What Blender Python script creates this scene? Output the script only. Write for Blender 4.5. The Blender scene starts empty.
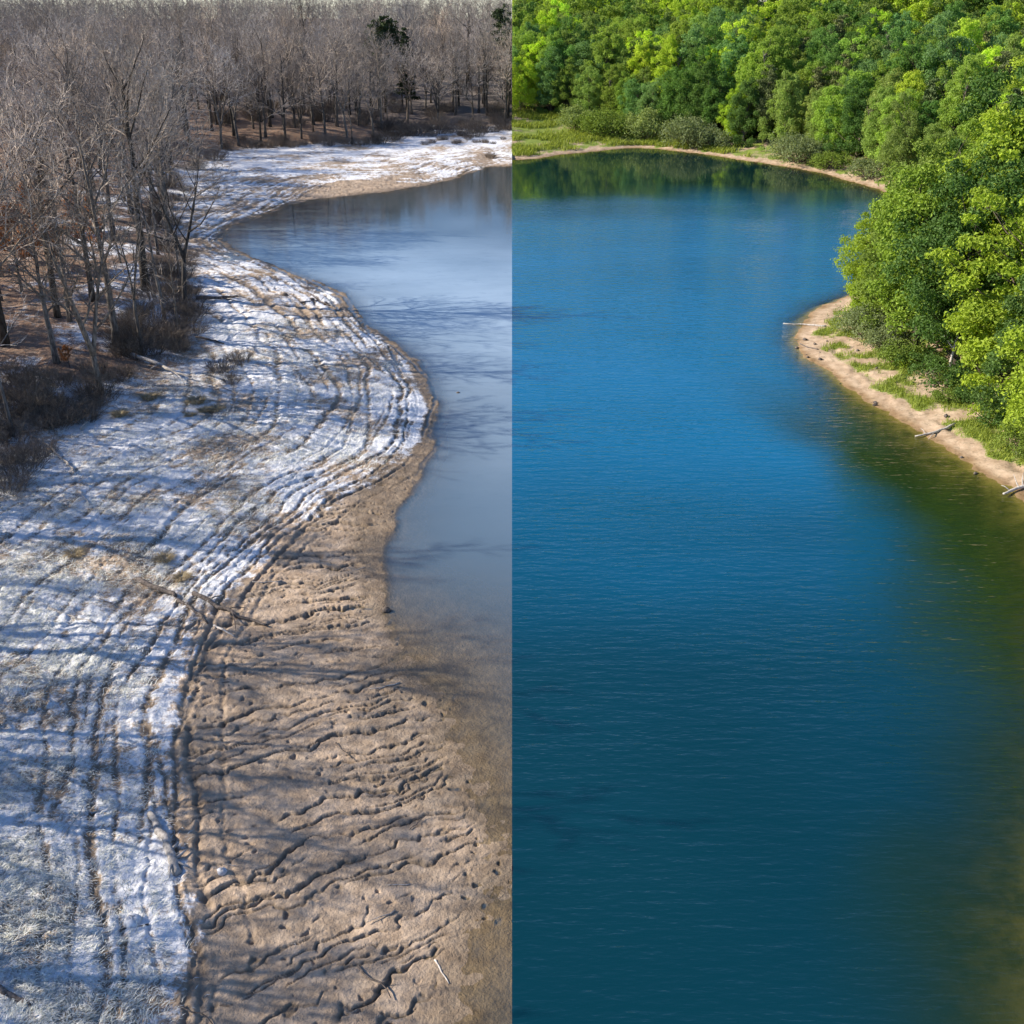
import bpy, math, random
import numpy as np
from mathutils import Matrix, Vector, Euler

C = bpy.context.scene.collection
SC = bpy.context.scene
PI = math.pi
R = math.radians

# ------------------------------------------------------------------ camera
CAM_H, PITCH, F = 26.0, R(25.2), 1098.0
cam = bpy.data.cameras.new('camera')
cam.sensor_fit = 'HORIZONTAL'
cam.angle = 2 * math.atan(512 / F)
cam.clip_start, cam.clip_end = 0.5, 6000
co = bpy.data.objects.new('camera', cam)
co.location = (0, 0, CAM_H)
co.rotation_euler = (PI / 2 - PITCH, 0, 0)
C.objects.link(co)
SC.camera = co


def ground_pt(px, py, z=0.0):
    """where the sight line of a picture point meets the level z"""
    X, Y = (px - 512) / F, (512 - py) / F
    dx, dy, dz = X, math.cos(PITCH) + Y * math.sin(PITCH), -math.sin(PITCH) + Y * math.cos(PITCH)
    t = (z - CAM_H) / dz
    return dx * t, dy * t


def to_px(x, y, z):
    yy, zz = y, z - CAM_H
    fw = yy * math.cos(PITCH) - zz * math.sin(PITCH)
    up = yy * math.sin(PITCH) + zz * math.cos(PITCH)
    return 512 + F * x / fw, 512 - F * up / fw


# ------------------------------------------------------------------ numpy helpers
def sm(a, b, x):
    t = np.clip((x - a) / (b - a), 0, 1)
    return t * t * (3 - 2 * t)


_rs = np.random.RandomState(7)
PERM = np.concatenate([_rs.permutation(256)] * 3)
GR = np.stack([np.cos(np.arange(256) / 256 * 2 * PI * 7), np.sin(np.arange(256) / 256 * 2 * PI * 7)], 1)


def pn(x, y, seed=0):
    x = np.asarray(x, float) + seed * 17.31
    y = np.asarray(y, float) + seed * 9.77
    xi, yi = np.floor(x).astype(int), np.floor(y).astype(int)
    xf, yf = x - xi, y - yi
    u, v = xf * xf * xf * (xf * (xf * 6 - 15) + 10), yf * yf * yf * (yf * (yf * 6 - 15) + 10)

    def g(i, j):
        h = PERM[(PERM[(xi + i) & 255] + ((yi + j) & 255))]
        return GR[h, 0] * (xf - i) + GR[h, 1] * (yf - j)
    a = g(0, 0) * (1 - u) + g(1, 0) * u
    b = g(0, 1) * (1 - u) + g(1, 1) * u
    return (a * (1 - v) + b * v) * 1.5


def fbm(x, y, seed=0, oc=4):
    s, a, f = 0, 1.0, 1.0
    for k in range(oc):
        s = s + a * pn(x * f, y * f, seed + k)
        a *= .5
        f *= 2.03
    return s


def seg_dist(line, x, y):
    d = np.full(x.shape, 1e18)
    for (ax, ay), (bx, by) in zip(line[:-1], line[1:]):
        ex, ey = bx - ax, by - ay
        L = ex * ex + ey * ey
        t = np.clip(((x - ax) * ex + (y - ay) * ey) / (L + 1e-12), 0, 1)
        d = np.minimum(d, (x - ax - t * ex) ** 2 + (y - ay - t * ey) ** 2)
    return np.sqrt(d)


def inside(poly, x, y):
    r = np.zeros(x.shape, bool)
    n = len(poly)
    for i in range(n):
        (ax, ay), (bx, by) = poly[i], poly[(i + 1) % n]
        c = (ay > y) != (by > y)
        xx = (bx - ax) * (y - ay) / ((by - ay) if by != ay else 1e-9) + ax
        r ^= c & (x < xx)
    return r


def smooth_line(pts, n=3):
    """Catmull-Rom through the points"""
    P = [np.array(p, float) for p in pts]
    P = [2 * P[0] - P[1]] + P + [2 * P[-1] - P[-2]]
    out = []
    for i in range(1, len(P) - 2):
        for k in range(n):
            t = k / n
            a, b, c, d = P[i - 1], P[i], P[i + 1], P[i + 2]
            out.append(tuple(.5 * (2 * b + (c - a) * t + (2 * a - 5 * b + 4 * c - d) * t * t + (3 * b - a - 3 * c + d) * t ** 3)))
    out.append(tuple(P[-2]))
    return out


def sdf(line, closure, x, y):
    """signed distance to an open line, + inside the polygon line+closure"""
    d = seg_dist(line, x, y)
    return np.where(inside(list(line) + list(closure), x, y), d, -d)


def U(*pts):
    return [ground_pt(*p) for p in pts]


# ------------------------------------------------------------------ plan of the place
SHORE_W = smooth_line([(-1.0, -40), (-1.5, 10)] + U((455, 1024), (463, 970), (481, 920), (504, 880), (500, 845), (480, 800), (462, 760),
    (440, 705), (402, 655), (388, 612), (383, 575), (385, 543), (402, 508), (428, 455), (437, 420), (430, 385), (411, 355), (386, 336),
    (363, 320), (356, 306), (331, 287), (290, 271), (255, 258), (224, 242), (228, 228), (252, 220), (300, 202), (330, 198), (400, 190),
    (450, 180), (482, 170), (512, 166)) + [(30, 196)])
SHORE_W_C = [(30, 900), (-900, 900), (-900, -40)]
MUD = smooth_line([(-9.6, -40), (-9.5, 10)] + U((203, 1024), (196, 900), (188, 800), (188, 700), (210, 645), (236, 600), (288, 545), (338, 500),
    (392, 468), (422, 426), (419, 386), (398, 355), (368, 328), (330, 294), (288, 272), (255, 259), (222, 243)) +
    U((222, 236), (262, 214), (322, 187), (372, 182), (412, 183), (440, 181), (465, 176), (512, 165)) + [(30, 197)])
WOOD_W = smooth_line([(-27, -60), (-27, 22), (-28, 45)] + U((-20, 475), (58, 446), (128, 405), (186, 372), (200, 335), (192, 290), (180, 245), (172, 205),
    (190, 172), (230, 156), (290, 150), (340, 147), (380, 143), (402, 134), (440, 132), (480, 131), (512, 130)) + [(30, 251)])
SHORE_S = smooth_line([(19.5, -40), (19, 10)] + U((1105, 1024), (1122, 800), (1108, 660), (1068, 545), (1024, 500), (1000, 483), (952, 455), (900, 421),
    (860, 396), (828, 375), (806, 356), (797, 341), (801, 322), (819, 307), (845, 297), (880, 282), (915, 258), (930, 235), (925, 215), (900, 200), (880, 190),
    (858, 184), (810, 171), (760, 163), (700, 154), (640, 148), (600, 151), (560, 155), (512, 160)) + [(-30, 203)])
SHORE_S_C = [(-30, 900), (900, 900), (900, -40)]
WOOD_S = smooth_line([(28, -60), (28, 10)] + U((1165, 800), (1105, 560), (1030, 462), (985, 412), (945, 392), (900, 368), (866, 350), (846, 318), (852, 300), (885, 288),
    (925, 262), (942, 235), (935, 210), (905, 194), (880, 183), (860, 175), (800, 159), (740, 151), (690, 145), (640, 139), (580, 132), (512, 128)) + [(-30, 255)])


def h_winter(x, y, full=False):
    d = sdf(SHORE_W, SHORE_W_C, x, y)
    s = sdf(MUD, SHORE_W_C, x, y)
    w = sdf(WOOD_W, SHORE_W_C, x, y)
    D = np.hypot(x, y)
    near = np.clip(1.25 - D / 160, 0, 1)
    dn = d + .5 * fbm(x * .25, y * .25, 11, 3) * np.clip(D / 90, .3, 1)
    z = np.where(dn > 0, .05 * np.minimum(dn, 10) + .012 * np.clip(dn - 10, 0, 60), -np.minimum((.022 + .06 * sm(42, 62, y)) * -dn, 1.2) - .08 * np.clip(-dn - 9, 0, 20))
    z = z - .16 * sm(.05, -.55, dn) * sm(40, 52, y)
    z = z + 1.3 * sm(-1, 8, w) + .03 * np.clip(w, 0, 70) + 6.0 * sm(8, 95, w) * sm(120, 215, y)
    land = sm(-1.2, .3, dn)
    # --- washed out mud: little scarps running down to the water
    mud = sm(.4, -.6, s) * sm(-9.5, -.5, dn)
    a = np.radians(8 + 30 * sm(66, 21, y))
    V = x * np.sin(a) - y * np.cos(a) + .55 * pn(x * .45, y * .45, 21) + .22 * pn(x * 1.3, y * 1.3, 22) + .09 * pn(x * 3.6, y * 3.6, 23)
    Uu = x * np.cos(a) + y * np.sin(a)
    scarp = 0 * x
    crev = 0 * x
    cd = sm(.0, 1.6, dn)
    for per, amp, sd, wdt in ((1.25, .17, 31, .055), (.62, .10, 36, .07), (.9, .12, 33, .06)):
        ph = V / per + .5 * pn(Uu * .16, V * .3, sd) + .10 * pn(x * 2.1, y * 2.1, sd + 5) + .045 * pn(x * 5.5, y * 5.5, sd + 6)
        fr = ph - np.floor(ph)
        m = sm(-.06, .24, pn(Uu * .20 + sd, V * .8, sd + 1) + .22 * pn(x * 1.9, y * 1.9, sd + 2) - .05)
        tr_ = np.exp(-((fr - .80) / wdt) ** 2) * m
        ramp_ = np.where(fr < .76, fr / .76, np.where(fr < .84, 1 - (fr - .76) / .08 * 1.2, -.2 * (1 - (fr - .84) / .16)))
        scarp = scarp + amp * (.32 * m * (ramp_ - .3) - .75 * tr_)
        crev = np.maximum(crev, tr_)
    scarp = scarp * cd
    crev = crev * cd * mud
    pits = -.10 * sm(.52, .64, pn(x * 2.6, y * 3.4, 44)) * sm(.0, .4, pn(x * .4, y * .4, 45))
    z = z + mud * (scarp * (.10 + .9 * land) + pits * land + .03 * fbm(x * 1.1, y * 1.1, 47, 5) * (.3 + .7 * land))
    # --- old wheel ruts and strand lines running along the shore
    sw = s + .35 * pn(x * .22, y * .22, 51) + .10 * pn(x * 1.7, y * 1.7, 52) + .05 * pn(x * 5, y * 5, 53)
    rut = 0 * x
    berm = 0 * x
    k = np.clip(D / 70, 1, 2.2)
    wd_k = .72
    for i, (c, wd, dp) in enumerate(((-1.5, .14, .5), (-.55, .16, .9), (.25, .17, 1.), (.95, .15, .8), (1.55, .2, 1.), (2.35, .16, .8), (3.2, .22, 1.), (4.3, .2, .8), (5.1, .16, .6),
                                     (6.4, .26, 1.), (8.0, .18, .6), (7.2, .15, .6), (8.8, .15, .5), (9.6, .24, .8), (11., .18, .5), (12., .24, .6), (13.2, .2, .5), (14.5, .3, .7), (16.2, .2, .6), (18., .3, .6), (.6, .1, .5), (1.25, .1, .5), (2.8, .12, .5), (3.8, .12, .5))):
        q = (sw - c - .75 * pn(x * .09 + i * 7, y * .09, 140 + i) - .12 * pn(x * .7, y * .7, 170 + i)) / (wd * wd_k * k)
        on = sm(-.58, -.08, pn(x * .11 + i * 3, y * .11, 60 + i))
        chop = .55 + .45 * sm(-.3, .3, pn(x * 2.6, y * 2.6, 80 + i))
        rut = np.maximum(rut, np.exp(-q * q) * dp * on * chop)
        berm = np.maximum(berm, np.exp(-(np.abs(q) - 1.9) ** 2) * dp * on * chop)
    zone = sm(26, 14, s) * sm(-2.6, -1.2, s) * land * sm(1, -1, w)
    z = z + zone * (-.12 * rut + .05 * berm) * np.clip(k, 1, 1.5)
    # --- frosted clods and tussocks
    snow = sm(-.4, .6, s) * land
    tus = np.abs(pn(x * 1.5, y * 1.5, 91)) * .10 + fbm(x * 3.2, y * 4.5, 92, 4) * .055
    z = z + snow * tus * (.6 + .4 * sm(2, 9, s)) * near + .16 * snow * fbm(x * .22, y * .22, 95, 3)
    z = z + sm(-2, 3, w) * (.3 * fbm(x * .12, y * .12, 97, 4) + .10 * fbm(x * .9, y * .9, 98, 3) * near)
    if full:
        return z, dn, s, w, rut * zone, D, crev
    return z


def h_summer(x, y, full=False):
    d = sdf(SHORE_S, SHORE_S_C, x, y)
    w = sdf(WOOD_S, SHORE_S_C, x, y)
    D = np.hypot(x, y)
    dn = d + .45 * fbm(x * .3, y * .3, 111, 4) * np.clip(D / 90, .3, 1)
    z = np.where(dn > 0, .12 * np.minimum(dn, 3) + .06 * np.clip(dn - 3, 0, 60), -(.13 * -dn + .06 * np.maximum(-dn, 0) ** 1.6) * (1 + 1.5 * sm(72, 88, y + .2 * x)))
    z = z + 1.0 * sm(-1, 6, w) + .09 * np.clip(w - 12, 0, 90) * sm(10, 90, x + .1 * w) + 9 * sm(15, 130, w)
    z = z + .05 * sm(0, 2, dn) * fbm(x * .8, y * .8, 115, 4) + .03 * sm(.3, 2, dn) * fbm(x * 3, y * 3, 116, 3) + .05 * sm(-8, 0, dn) * fbm(x * .9, y * .9, 117, 3)
    z = z - .12 * np.exp(-((dn - 2.4 - .6 * pn(x * .4, y * .4, 118)) / .35) ** 2) * sm(-.2, .3, pn(x * .25, y * .25, 119))
    if full:
        return z, dn, d, w, D
    return z


def hz(x, y):
    f = h_winter if x < 0 else h_summer
    return float(f(np.array([x], float), np.array([y], float))[0])


def spot(px, py):
    """the ground point seen at a picture point"""
    z = 0.3
    for _ in range(7):
        x, y = ground_pt(px, py, z)
        z = max(hz(x, y), -0.02)
    return x, y, z


# ------------------------------------------------------------------ mesh building
def mesh_np(name, V, faces, mat, attrs=None, smooth=False):
    """faces: list of (n,k) int arrays"""
    me = bpy.data.meshes.new(name)
    V = np.asarray(V, np.float32)
    faces = [np.asarray(f, np.int32) for f in faces if len(f)]
    me.vertices.add(len(V))
    me.vertices.foreach_set('co', V.ravel())
    nl = sum(f.size for f in faces)
    me.loops.add(nl)
    me.loops.foreach_set('vertex_index', np.concatenate([f.ravel() for f in faces]))
    npoly = sum(len(f) for f in faces)
    me.polygons.add(npoly)
    tot = np.concatenate([np.full(len(f), f.shape[1], np.int32) for f in faces])
    st = np.concatenate([[0], np.cumsum(tot)[:-1]]).astype(np.int32)
    me.polygons.foreach_set('loop_start', st)
    me.polygons.foreach_set('loop_total', tot)
    me.polygons.foreach_set('use_smooth', np.full(npoly, smooth))
    for k, a in (attrs or {}).items():
        at = me.attributes.new(k, 'FLOAT', 'POINT')
        at.data.foreach_set('value', np.asarray(a, np.float32))
    me.update(calc_edges=True)
    me.materials.append(mat)
    return me


class MB:
    """collects tubes, cards and boxes of ONE mesh"""
    def __init__(s):
        s.v, s.f4, s.f3, s.t, s.n = [], [], [], [], 0

    def add(s, V, f4=None, f3=None, t=0.5):
        V = np.asarray(V, float)
        if f4 is not None and len(f4):
            s.f4.append(np.asarray(f4) + s.n)
        if f3 is not None and len(f3):
            s.f3.append(np.asarray(f3) + s.n)
        s.v.append(V)
        s.t.append(np.full(len(V), t) if np.isscalar(t) else np.asarray(t))
        s.n += len(V)

    def tube(s, P, r, k=5, cap=True, t=.5):
        P = np.asarray(P, float)
        n = len(P)
        r = np.full(n, r) if np.isscalar(r) else np.asarray(r, float)
        T = np.gradient(P, axis=0)
        T /= np.linalg.norm(T, axis=1)[:, None] + 1e-9
        ref = np.array([.31, .87, .12]) if abs(T[0][1]) < .8 else np.array([.9, .1, .3])
        A = np.cross(T, ref)
        A /= np.linalg.norm(A, axis=1)[:, None] + 1e-9
        B = np.cross(T, A)
        an = np.arange(k) / k * 2 * PI
        V = P[:, None] + r[:, None, None] * (A[:, None] * np.cos(an)[None, :, None] + B[:, None] * np.sin(an)[None, :, None])
        i, j = np.meshgrid(np.arange(n - 1), np.arange(k), indexing='ij')
        j2 = (j + 1) % k
        f = np.stack([i * k + j, i * k + j2, (i + 1) * k + j2, (i + 1) * k + j], -1).reshape(-1, 4)
        V = V.reshape(-1, 3)
        f3 = None
        if cap:
            V = np.vstack([V, P[0], P[-1]])
            c0, c1 = n * k, n * k + 1
            jj = np.arange(k)
            f3 = np.vstack([np.stack([np.full(k, c0), (jj + 1) % k, jj], 1), np.stack([np.full(k, c1), (n - 1) * k + jj, (n - 1) * k + (jj + 1) % k], 1)])
        s.add(V, f, f3, t)

    def box(s, c, size, rot=0.0, t=.5):
        x, y, z = (q / 2 for q in size)
        V = np.array([(-x, -y, -z), (x, -y, -z), (x, y, -z), (-x, y, -z), (-x, -y, z), (x, -y, z), (x, y, z), (-x, y, z)])
        cr, sr = math.cos(rot), math.sin(rot)
        V = np.stack([V[:, 0] * cr - V[:, 1] * sr, V[:, 0] * sr + V[:, 1] * cr, V[:, 2]], 1) + np.array(c)
        s.add(V, [(0, 3, 2, 1), (4, 5, 6, 7), (0, 1, 5, 4), (1, 2, 6, 5), (2, 3, 7, 6), (3, 0, 4, 7)], t=t)

    def arrays(s):
        V = np.vstack(s.v) if s.v else np.zeros((0, 3))
        return V, [np.vstack(f) for f in (s.f4, s.f3) if f], (np.concatenate(s.t) if s.t else np.zeros(0))

    def mesh(s, name, mat, smooth=False):
        V, f, t = s.arrays()
        return mesh_np(name, V, f, mat, {'tint': t}, smooth)


def link(name, me, parent=None):
    o = bpy.data.objects.new(name, me)
    C.objects.link(o)
    if parent:
        o.parent = parent
    return o


def tag(o, label=None, cat=None, group=None, kind=None):
    if label: o['label'] = label
    if cat: o['category'] = cat
    if group: o['group'] = group
    if kind: o['kind'] = kind
    return o


# ------------------------------------------------------------------ materials
def mat(name):
    m = bpy.data.materials.new(name)
    m.use_nodes = True
    nt = m.node_tree
    nt.nodes.clear()
    out = nt.nodes.new('ShaderNodeOutputMaterial')
    return m, nt, out


class N:
    """small node writer"""
    def __init__(s, nt): s.nt = nt
    def n(s, t, ins=None, **kw):
        q = s.nt.nodes.new('ShaderNode' + t)
        for k, v in kw.items(): setattr(q, k, v)
        for k, v in (ins or {}).items(): s.set(q.inputs[k], v)
        return q
    def set(s, sock, v):
        if isinstance(v, bpy.types.NodeSocket): s.nt.links.new(v, sock)
        elif isinstance(v, bpy.types.Node): s.nt.links.new(v.outputs[0], sock)
        else:
            if isinstance(v, tuple) and len(v) == 3 and sock.type == 'RGBA': v = v + (1,)
            sock.default_value = v
    def attr(s, a): return s.n('Attribute', attribute_name=a).outputs['Fac']
    def m(s, op, a, b=0.0, c=0.0, clamp=False):
        q = s.n('Math', operation=op, use_clamp=clamp)
        s.set(q.inputs[0], a); s.set(q.inputs[1], b); s.set(q.inputs[2], c)
        return q.outputs[0]
    def mix(s, f, a, b):
        q = s.n('Mix', data_type='RGBA')
        s.set(q.inputs[0], f); s.set(q.inputs[6], a); s.set(q.inputs[7], b)
        return q.outputs[2]
    def mul(s, a, b):
        q = s.n('Mix', data_type='RGBA', blend_type='MULTIPLY')
        s.set(q.inputs[0], 1.0); s.set(q.inputs[6], a); s.set(q.inputs[7], b)
        return q.outputs[2]
    def noise(s, vec, scale, detail=3, rough=.55):
        return s.n('TexNoise', {'Vector': vec, 'Scale': scale, 'Detail': detail, 'Roughness': rough}).outputs[0]
    def ramp(s, f, lo, hi):
        return s.n('MapRange', {0: f, 1: lo, 2: hi, 3: 0.0, 4: 1.0}, interpolation_type='SMOOTHSTEP').outputs[0]
    def pos(s): return s.n('NewGeometry').outputs['Position']
    def scale(s, v, k):
        q = s.n('VectorMath', operation='MULTIPLY'); s.set(q.inputs[0], v); q.inputs[1].default_value = k
        return q.outputs[0]
    def bump(s, h, strength, dist, normal=None):
        i = {'Height': h, 'Strength': strength, 'Distance': dist}
        if normal: i['Normal'] = normal
        return s.n('Bump', i).outputs[0]


def winter_ground_mat():
    m, nt, out = mat('frosted_ground')
    q = N(nt)
    p = q.pos()
    fine, mid, big = q.noise(p, 9, 5, .65), q.noise(p, 1.6, 4), q.noise(p, .35, 3)
    streak = q.noise(q.scale(p, (2.2, 7, 7)), 1.0, 4, .6)
    mud = q.mix(q.ramp(mid, .3, .7), (.40, .295, .205), (.62, .48, .355))
    mud = q.mix(q.ramp(big, .35, .65), mud, q.mul(mud, (.78, .80, .82)))
    mud = q.mul(mud, q.mix(fine, (.72, .72, .72), (1.18, 1.16, 1.14)))
    wet = q.attr('wet')
    mud = q.mix(wet, mud, q.mul(mud, (.52, .51, .47)))
    lit = q.mix(q.ramp(fine, .35, .65), (.10, .065, .045), (.42, .245, .15))
    lit = q.mix(q.ramp(mid, .35, .7), lit, (.20, .15, .115))
    lit = q.mix(q.attr('distant'), lit, q.mix(mid, (.13, .11, .10), (.20, .17, .15)))
    col = q.mix(q.attr('litter'), mud, lit)
    # stubble of dead grass between the frost
    stub = q.mix(fine, (.16, .12, .085), (.40, .32, .24))
    col = q.mix(q.m('MULTIPLY', q.attr('stubble'), q.ramp(streak, .4, .6)), col, stub)
    fr = q.attr('frost')
    k = q.m('ADD', fr, q.m('MULTIPLY', q.m('SUBTRACT', fine, .5), 1.1))
    k = q.m('ADD', k, q.m('MULTIPLY', q.m('SUBTRACT', mid, .5), .7))
    k = q.m('ADD', k, q.m('MULTIPLY', q.m('SUBTRACT', streak, .5), .5))
    k = q.m('MULTIPLY', q.ramp(k, .25, .72), .94)
    col = q.mix(k, col, q.mix(mid, (.74, .77, .82), (.84, .85, .87)))
    b = q.bump(q.noise(p, 13, 4, .7), 1.0, .06)
    b = q.bump(q.noise(p, 4.2, 4, .6), .8, .12, b)
    bs = q.n('BsdfPrincipled', {'Base Color': col, 'Roughness': q.m('SUBTRACT', .9, q.m('MULTIPLY', wet, .35)), 'Normal': b, 'Specular IOR Level': .25})
    nt.links.new(bs.outputs[0], out.inputs[0])
    return m


def summer_ground_mat():
    m, nt, out = mat('summer_ground')
    q = N(nt)
    p = q.pos()
    fine, mid = q.noise(p, 7, 5, .65), q.noise(p, 1.2, 4)
    sand = q.mix(q.ramp(mid, .3, .7), (.42, .30, .20), (.60, .46, .33))
    sand = q.mul(sand, q.mix(fine, (.66, .64, .62), (1.15, 1.15, 1.15)))
    sand = q.mix(q.m('MULTIPLY', q.ramp(q.noise(p, 2.6, 5, .7), .52, .64), .55), sand, (.20, .155, .10))
    bed = q.mix(q.ramp(q.noise(p, .9, 5, .65), .35, .65), (.07, .065, .02), (.20, .155, .06))
    col = q.mix(q.attr('wet'), sand, q.mul(sand, (.62, .55, .42)))
    col = q.mix(q.attr('bed'), col, bed)
    grass = q.mix(mid, (.16, .21, .035), (.30, .37, .075))
    grass = q.mix(fine, q.mul(grass, (.6, .65, .6)), grass)
    g = q.ramp(q.m('ADD', q.attr('grass'), q.m('MULTIPLY', q.m('SUBTRACT', fine, .5), .9)), .38, .62)
    col = q.mix(g, col, grass)
    floor = q.mix(fine, (.06, .042, .022), (.17, .115, .07))
    col = q.mix(q.attr('litter'), col, floor)
    b = q.bump(fine, .5, .05)
    bs = q.n('BsdfPrincipled', {'Base Color': col, 'Roughness': .9, 'Normal': b, 'Specular IOR Level': .2})
    nt.links.new(bs.outputs[0], out.inputs[0])
    return m


def water_mat(name, body, body2, k, tint, calm_attr, wave, rough, extra=(), ice_sky=None):
    m, nt, out = mat(name)
    q = N(nt)
    p = q.pos()
    dep = q.attr('depth')
    fac = q.m('SUBTRACT', 1.0, q.m('EXPONENT', q.m('MULTIPLY', dep, -k)), clamp=True)
    calm = q.attr('calm')
    warp = q.noise(q.scale(p, (.05, .05, .05)), 1, 2)
    w1 = q.noise(q.scale(p, (.55, 2.1, 1)), 1.0, 3, .55)
    w2 = q.noise(q.scale(p, (1.6, 4.5, 1)), 1.0, 2, .5)
    w3 = q.noise(q.scale(p, (.10, .32, 1)), 1.0, 2, .5)
    h = q.m('ADD', q.m('ADD', w1, q.m('MULTIPLY', w2, .35)), q.m('MULTIPLY', w3, .6))
    h = q.m('MULTIPLY', h, q.m('ADD', .55, warp))
    lane = q.ramp(q.noise(q.scale(p, (.02, .07, 1)), 1, 3), .3, .65)
    amp = q.m('MULTIPLY', q.m('SUBTRACT', 1.0, q.m('MULTIPLY', calm, calm_attr)), q.m('ADD', .6, q.m('MULTIPLY', lane, .55)))
    b = q.bump(h, q.m('MULTIPLY', amp, wave[0]), wave[1])
    back = q.n('NewGeometry').outputs['Backfacing']          # straight (unbent) rays from below see the same share of mirror
    fr = q.n('Fresnel', {'IOR': q.m('SUBTRACT', 1.333, q.m('MULTIPLY', back, 1.333 - 1 / 1.333)), 'Normal': b})
    tr = q.n('BsdfTransparent', {'Color': tint})
    body = q.mix(q.ramp(warp, .3, .7), body, body2)
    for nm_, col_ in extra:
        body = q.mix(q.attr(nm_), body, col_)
    if ice_sky:
        i1 = q.noise(q.scale(p, (.10, .20, 1)), 1, 6, .7)
        i2 = q.ramp(q.noise(q.scale(p, (.45, 1.1, 1)), 1, 5, .7), .56, .66)
        icy_sky = q.m('MULTIPLY', q.attr('ice_sky'), q.m('SUBTRACT', q.m('ADD', .70, q.m('MULTIPLY', q.ramp(i1, .35, .65), .24)), q.m('MULTIPLY', i2, .22)))
        body = q.mix(icy_sky, body, ice_sky)
        fac = q.m('MAXIMUM', fac, q.m('MULTIPLY', icy_sky, .9))
        rough = q.m('ADD', rough, q.m('MULTIPLY', icy_sky, .05))
    bd = q.n('BsdfDiffuse', {'Color': body})
    gl = q.n('BsdfGlossy', {'Color': (1, 1, 1), 'Roughness': rough, 'Normal': b})
    a = q.n('MixShader', {0: fac, 1: tr, 2: bd})
    z = q.n('MixShader', {0: fr, 1: a, 2: gl})
    nt.links.new(z.outputs[0], out.inputs[0])
    return m


def bark_mat(name, a, b, var=.35, sc=6):
    m, nt, out = mat(name)
    q = N(nt)
    oc = q.n('TexCoord').outputs['Object']
    n1 = q.noise(q.scale(oc, (1, 1, .25)), sc, 4, .65)
    col = q.mix(q.ramp(n1, .3, .7), a, b)
    rnd = q.n('ObjectInfo').outputs['Random']
    v = q.m('ADD', 1 - var, q.m('MULTIPLY', rnd, 2 * var))
    q2 = q.n('CombineColor', {0: v, 1: v, 2: v})
    col = q.mul(col, q2.outputs[0])
    if var > .25: col = q.mul(col, q.mix(q.m('FRACT', q.m('MULTIPLY', rnd, 7.3)), (1.07, 1.0, .90), (.92, .97, 1.04)))
    bs = q.n('BsdfPrincipled', {'Base Color': col, 'Roughness': .9, 'Normal': q.bump(n1, .8, .04), 'Specular IOR Level': .2})
    nt.links.new(bs.outputs[0], out.inputs[0])
    return m


def leaf_mat(name, gloss=.02, transl=.36, use_obj=True, lo=.62, hi=1.3):
    """leaf colour = the tree's own object colour, varied leaf by leaf"""
    m, nt, out = mat(name)
    q = N(nt)
    t = q.attr('tint')
    base = q.n('ObjectInfo').outputs['Color']
    v = q.m('ADD', lo, q.m('MULTIPLY', t, hi - lo))
    col = q.mul(base, q.n('CombineColor', {0: v, 1: v, 2: v}).outputs[0])
    col = q.mix(q.m('MULTIPLY', q.ramp(t, .6, 1.), .35), col, q.mul(col, (1.28, 1.1, .7)))
    d = q.n('BsdfDiffuse', {'Color': col})
    tr = q.n('BsdfTranslucent', {'Color': q.mul(col, (1.25, 1.25, .6))})
    g = q.n('BsdfGlossy', {'Color': (.8, .9, .6), 'Roughness': .6})
    a = q.n('MixShader', {0: transl, 1: d, 2: tr})
    z = q.n('MixShader', {0: gloss, 1: a, 2: g})
    nt.links.new(z.outputs[0], out.inputs[0])
    return m


M_WG, M_SG = winter_ground_mat(), summer_ground_mat()
M_WW = water_mat('pond_water', (.10, .165, .235), (.12, .175, .23), 4.2, (.86, .84, .74), .85, (.35, .10), .06, extra=(('far_reflect', (.045, .06, .07)),), ice_sky=(.33, .43, .53))  # pale ice and dark far band hold painted sky and tree reflections
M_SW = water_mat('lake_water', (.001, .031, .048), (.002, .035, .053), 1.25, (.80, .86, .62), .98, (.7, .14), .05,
                 extra=(('blue', (.001, .122, .262)), ('calm', (.004, .022, .022)), ('shoal_reflect', (.011, .032, .009))))  # sky and tree reflections painted into the body colour, band by band
M_BARK = bark_mat('grey_bark', (.045, .038, .034), (.20, .175, .15), .55)
M_TWIG = bark_mat('twig_bark', (.25, .21, .175), (.56, .485, .415), .5)
M_SBARK = bark_mat('summer_bark', (.055, .045, .035), (.18, .15, .12), .3)
M_DEAD = bark_mat('weathered_wood', (.30, .27, .24), (.56, .52, .48), .2, 9)
M_FROSTED = bark_mat('frosted_stone', (.42, .41, .42), (.68, .70, .74), .1, 9)
M_DARKWOOD = bark_mat('dark_wet_wood', (.055, .045, .04), (.19, .16, .14), .25, 9)
M_BRUSH = bark_mat('brush_twigs', (.12, .098, .08), (.28, .235, .195), .35)
M_LEAF = leaf_mat('leaves')
M_NEEDLE = leaf_mat('needles', .04, .1)
M_DRY = leaf_mat('dry_leaves', .02, .25)
M_FROSTG = leaf_mat('frosted_blades', .03, .15, lo=.35, hi=1.15)
M_DOCK = bark_mat('dock_planks', (.12, .12, .13), (.27, .27, .28), .1, 5)


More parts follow.
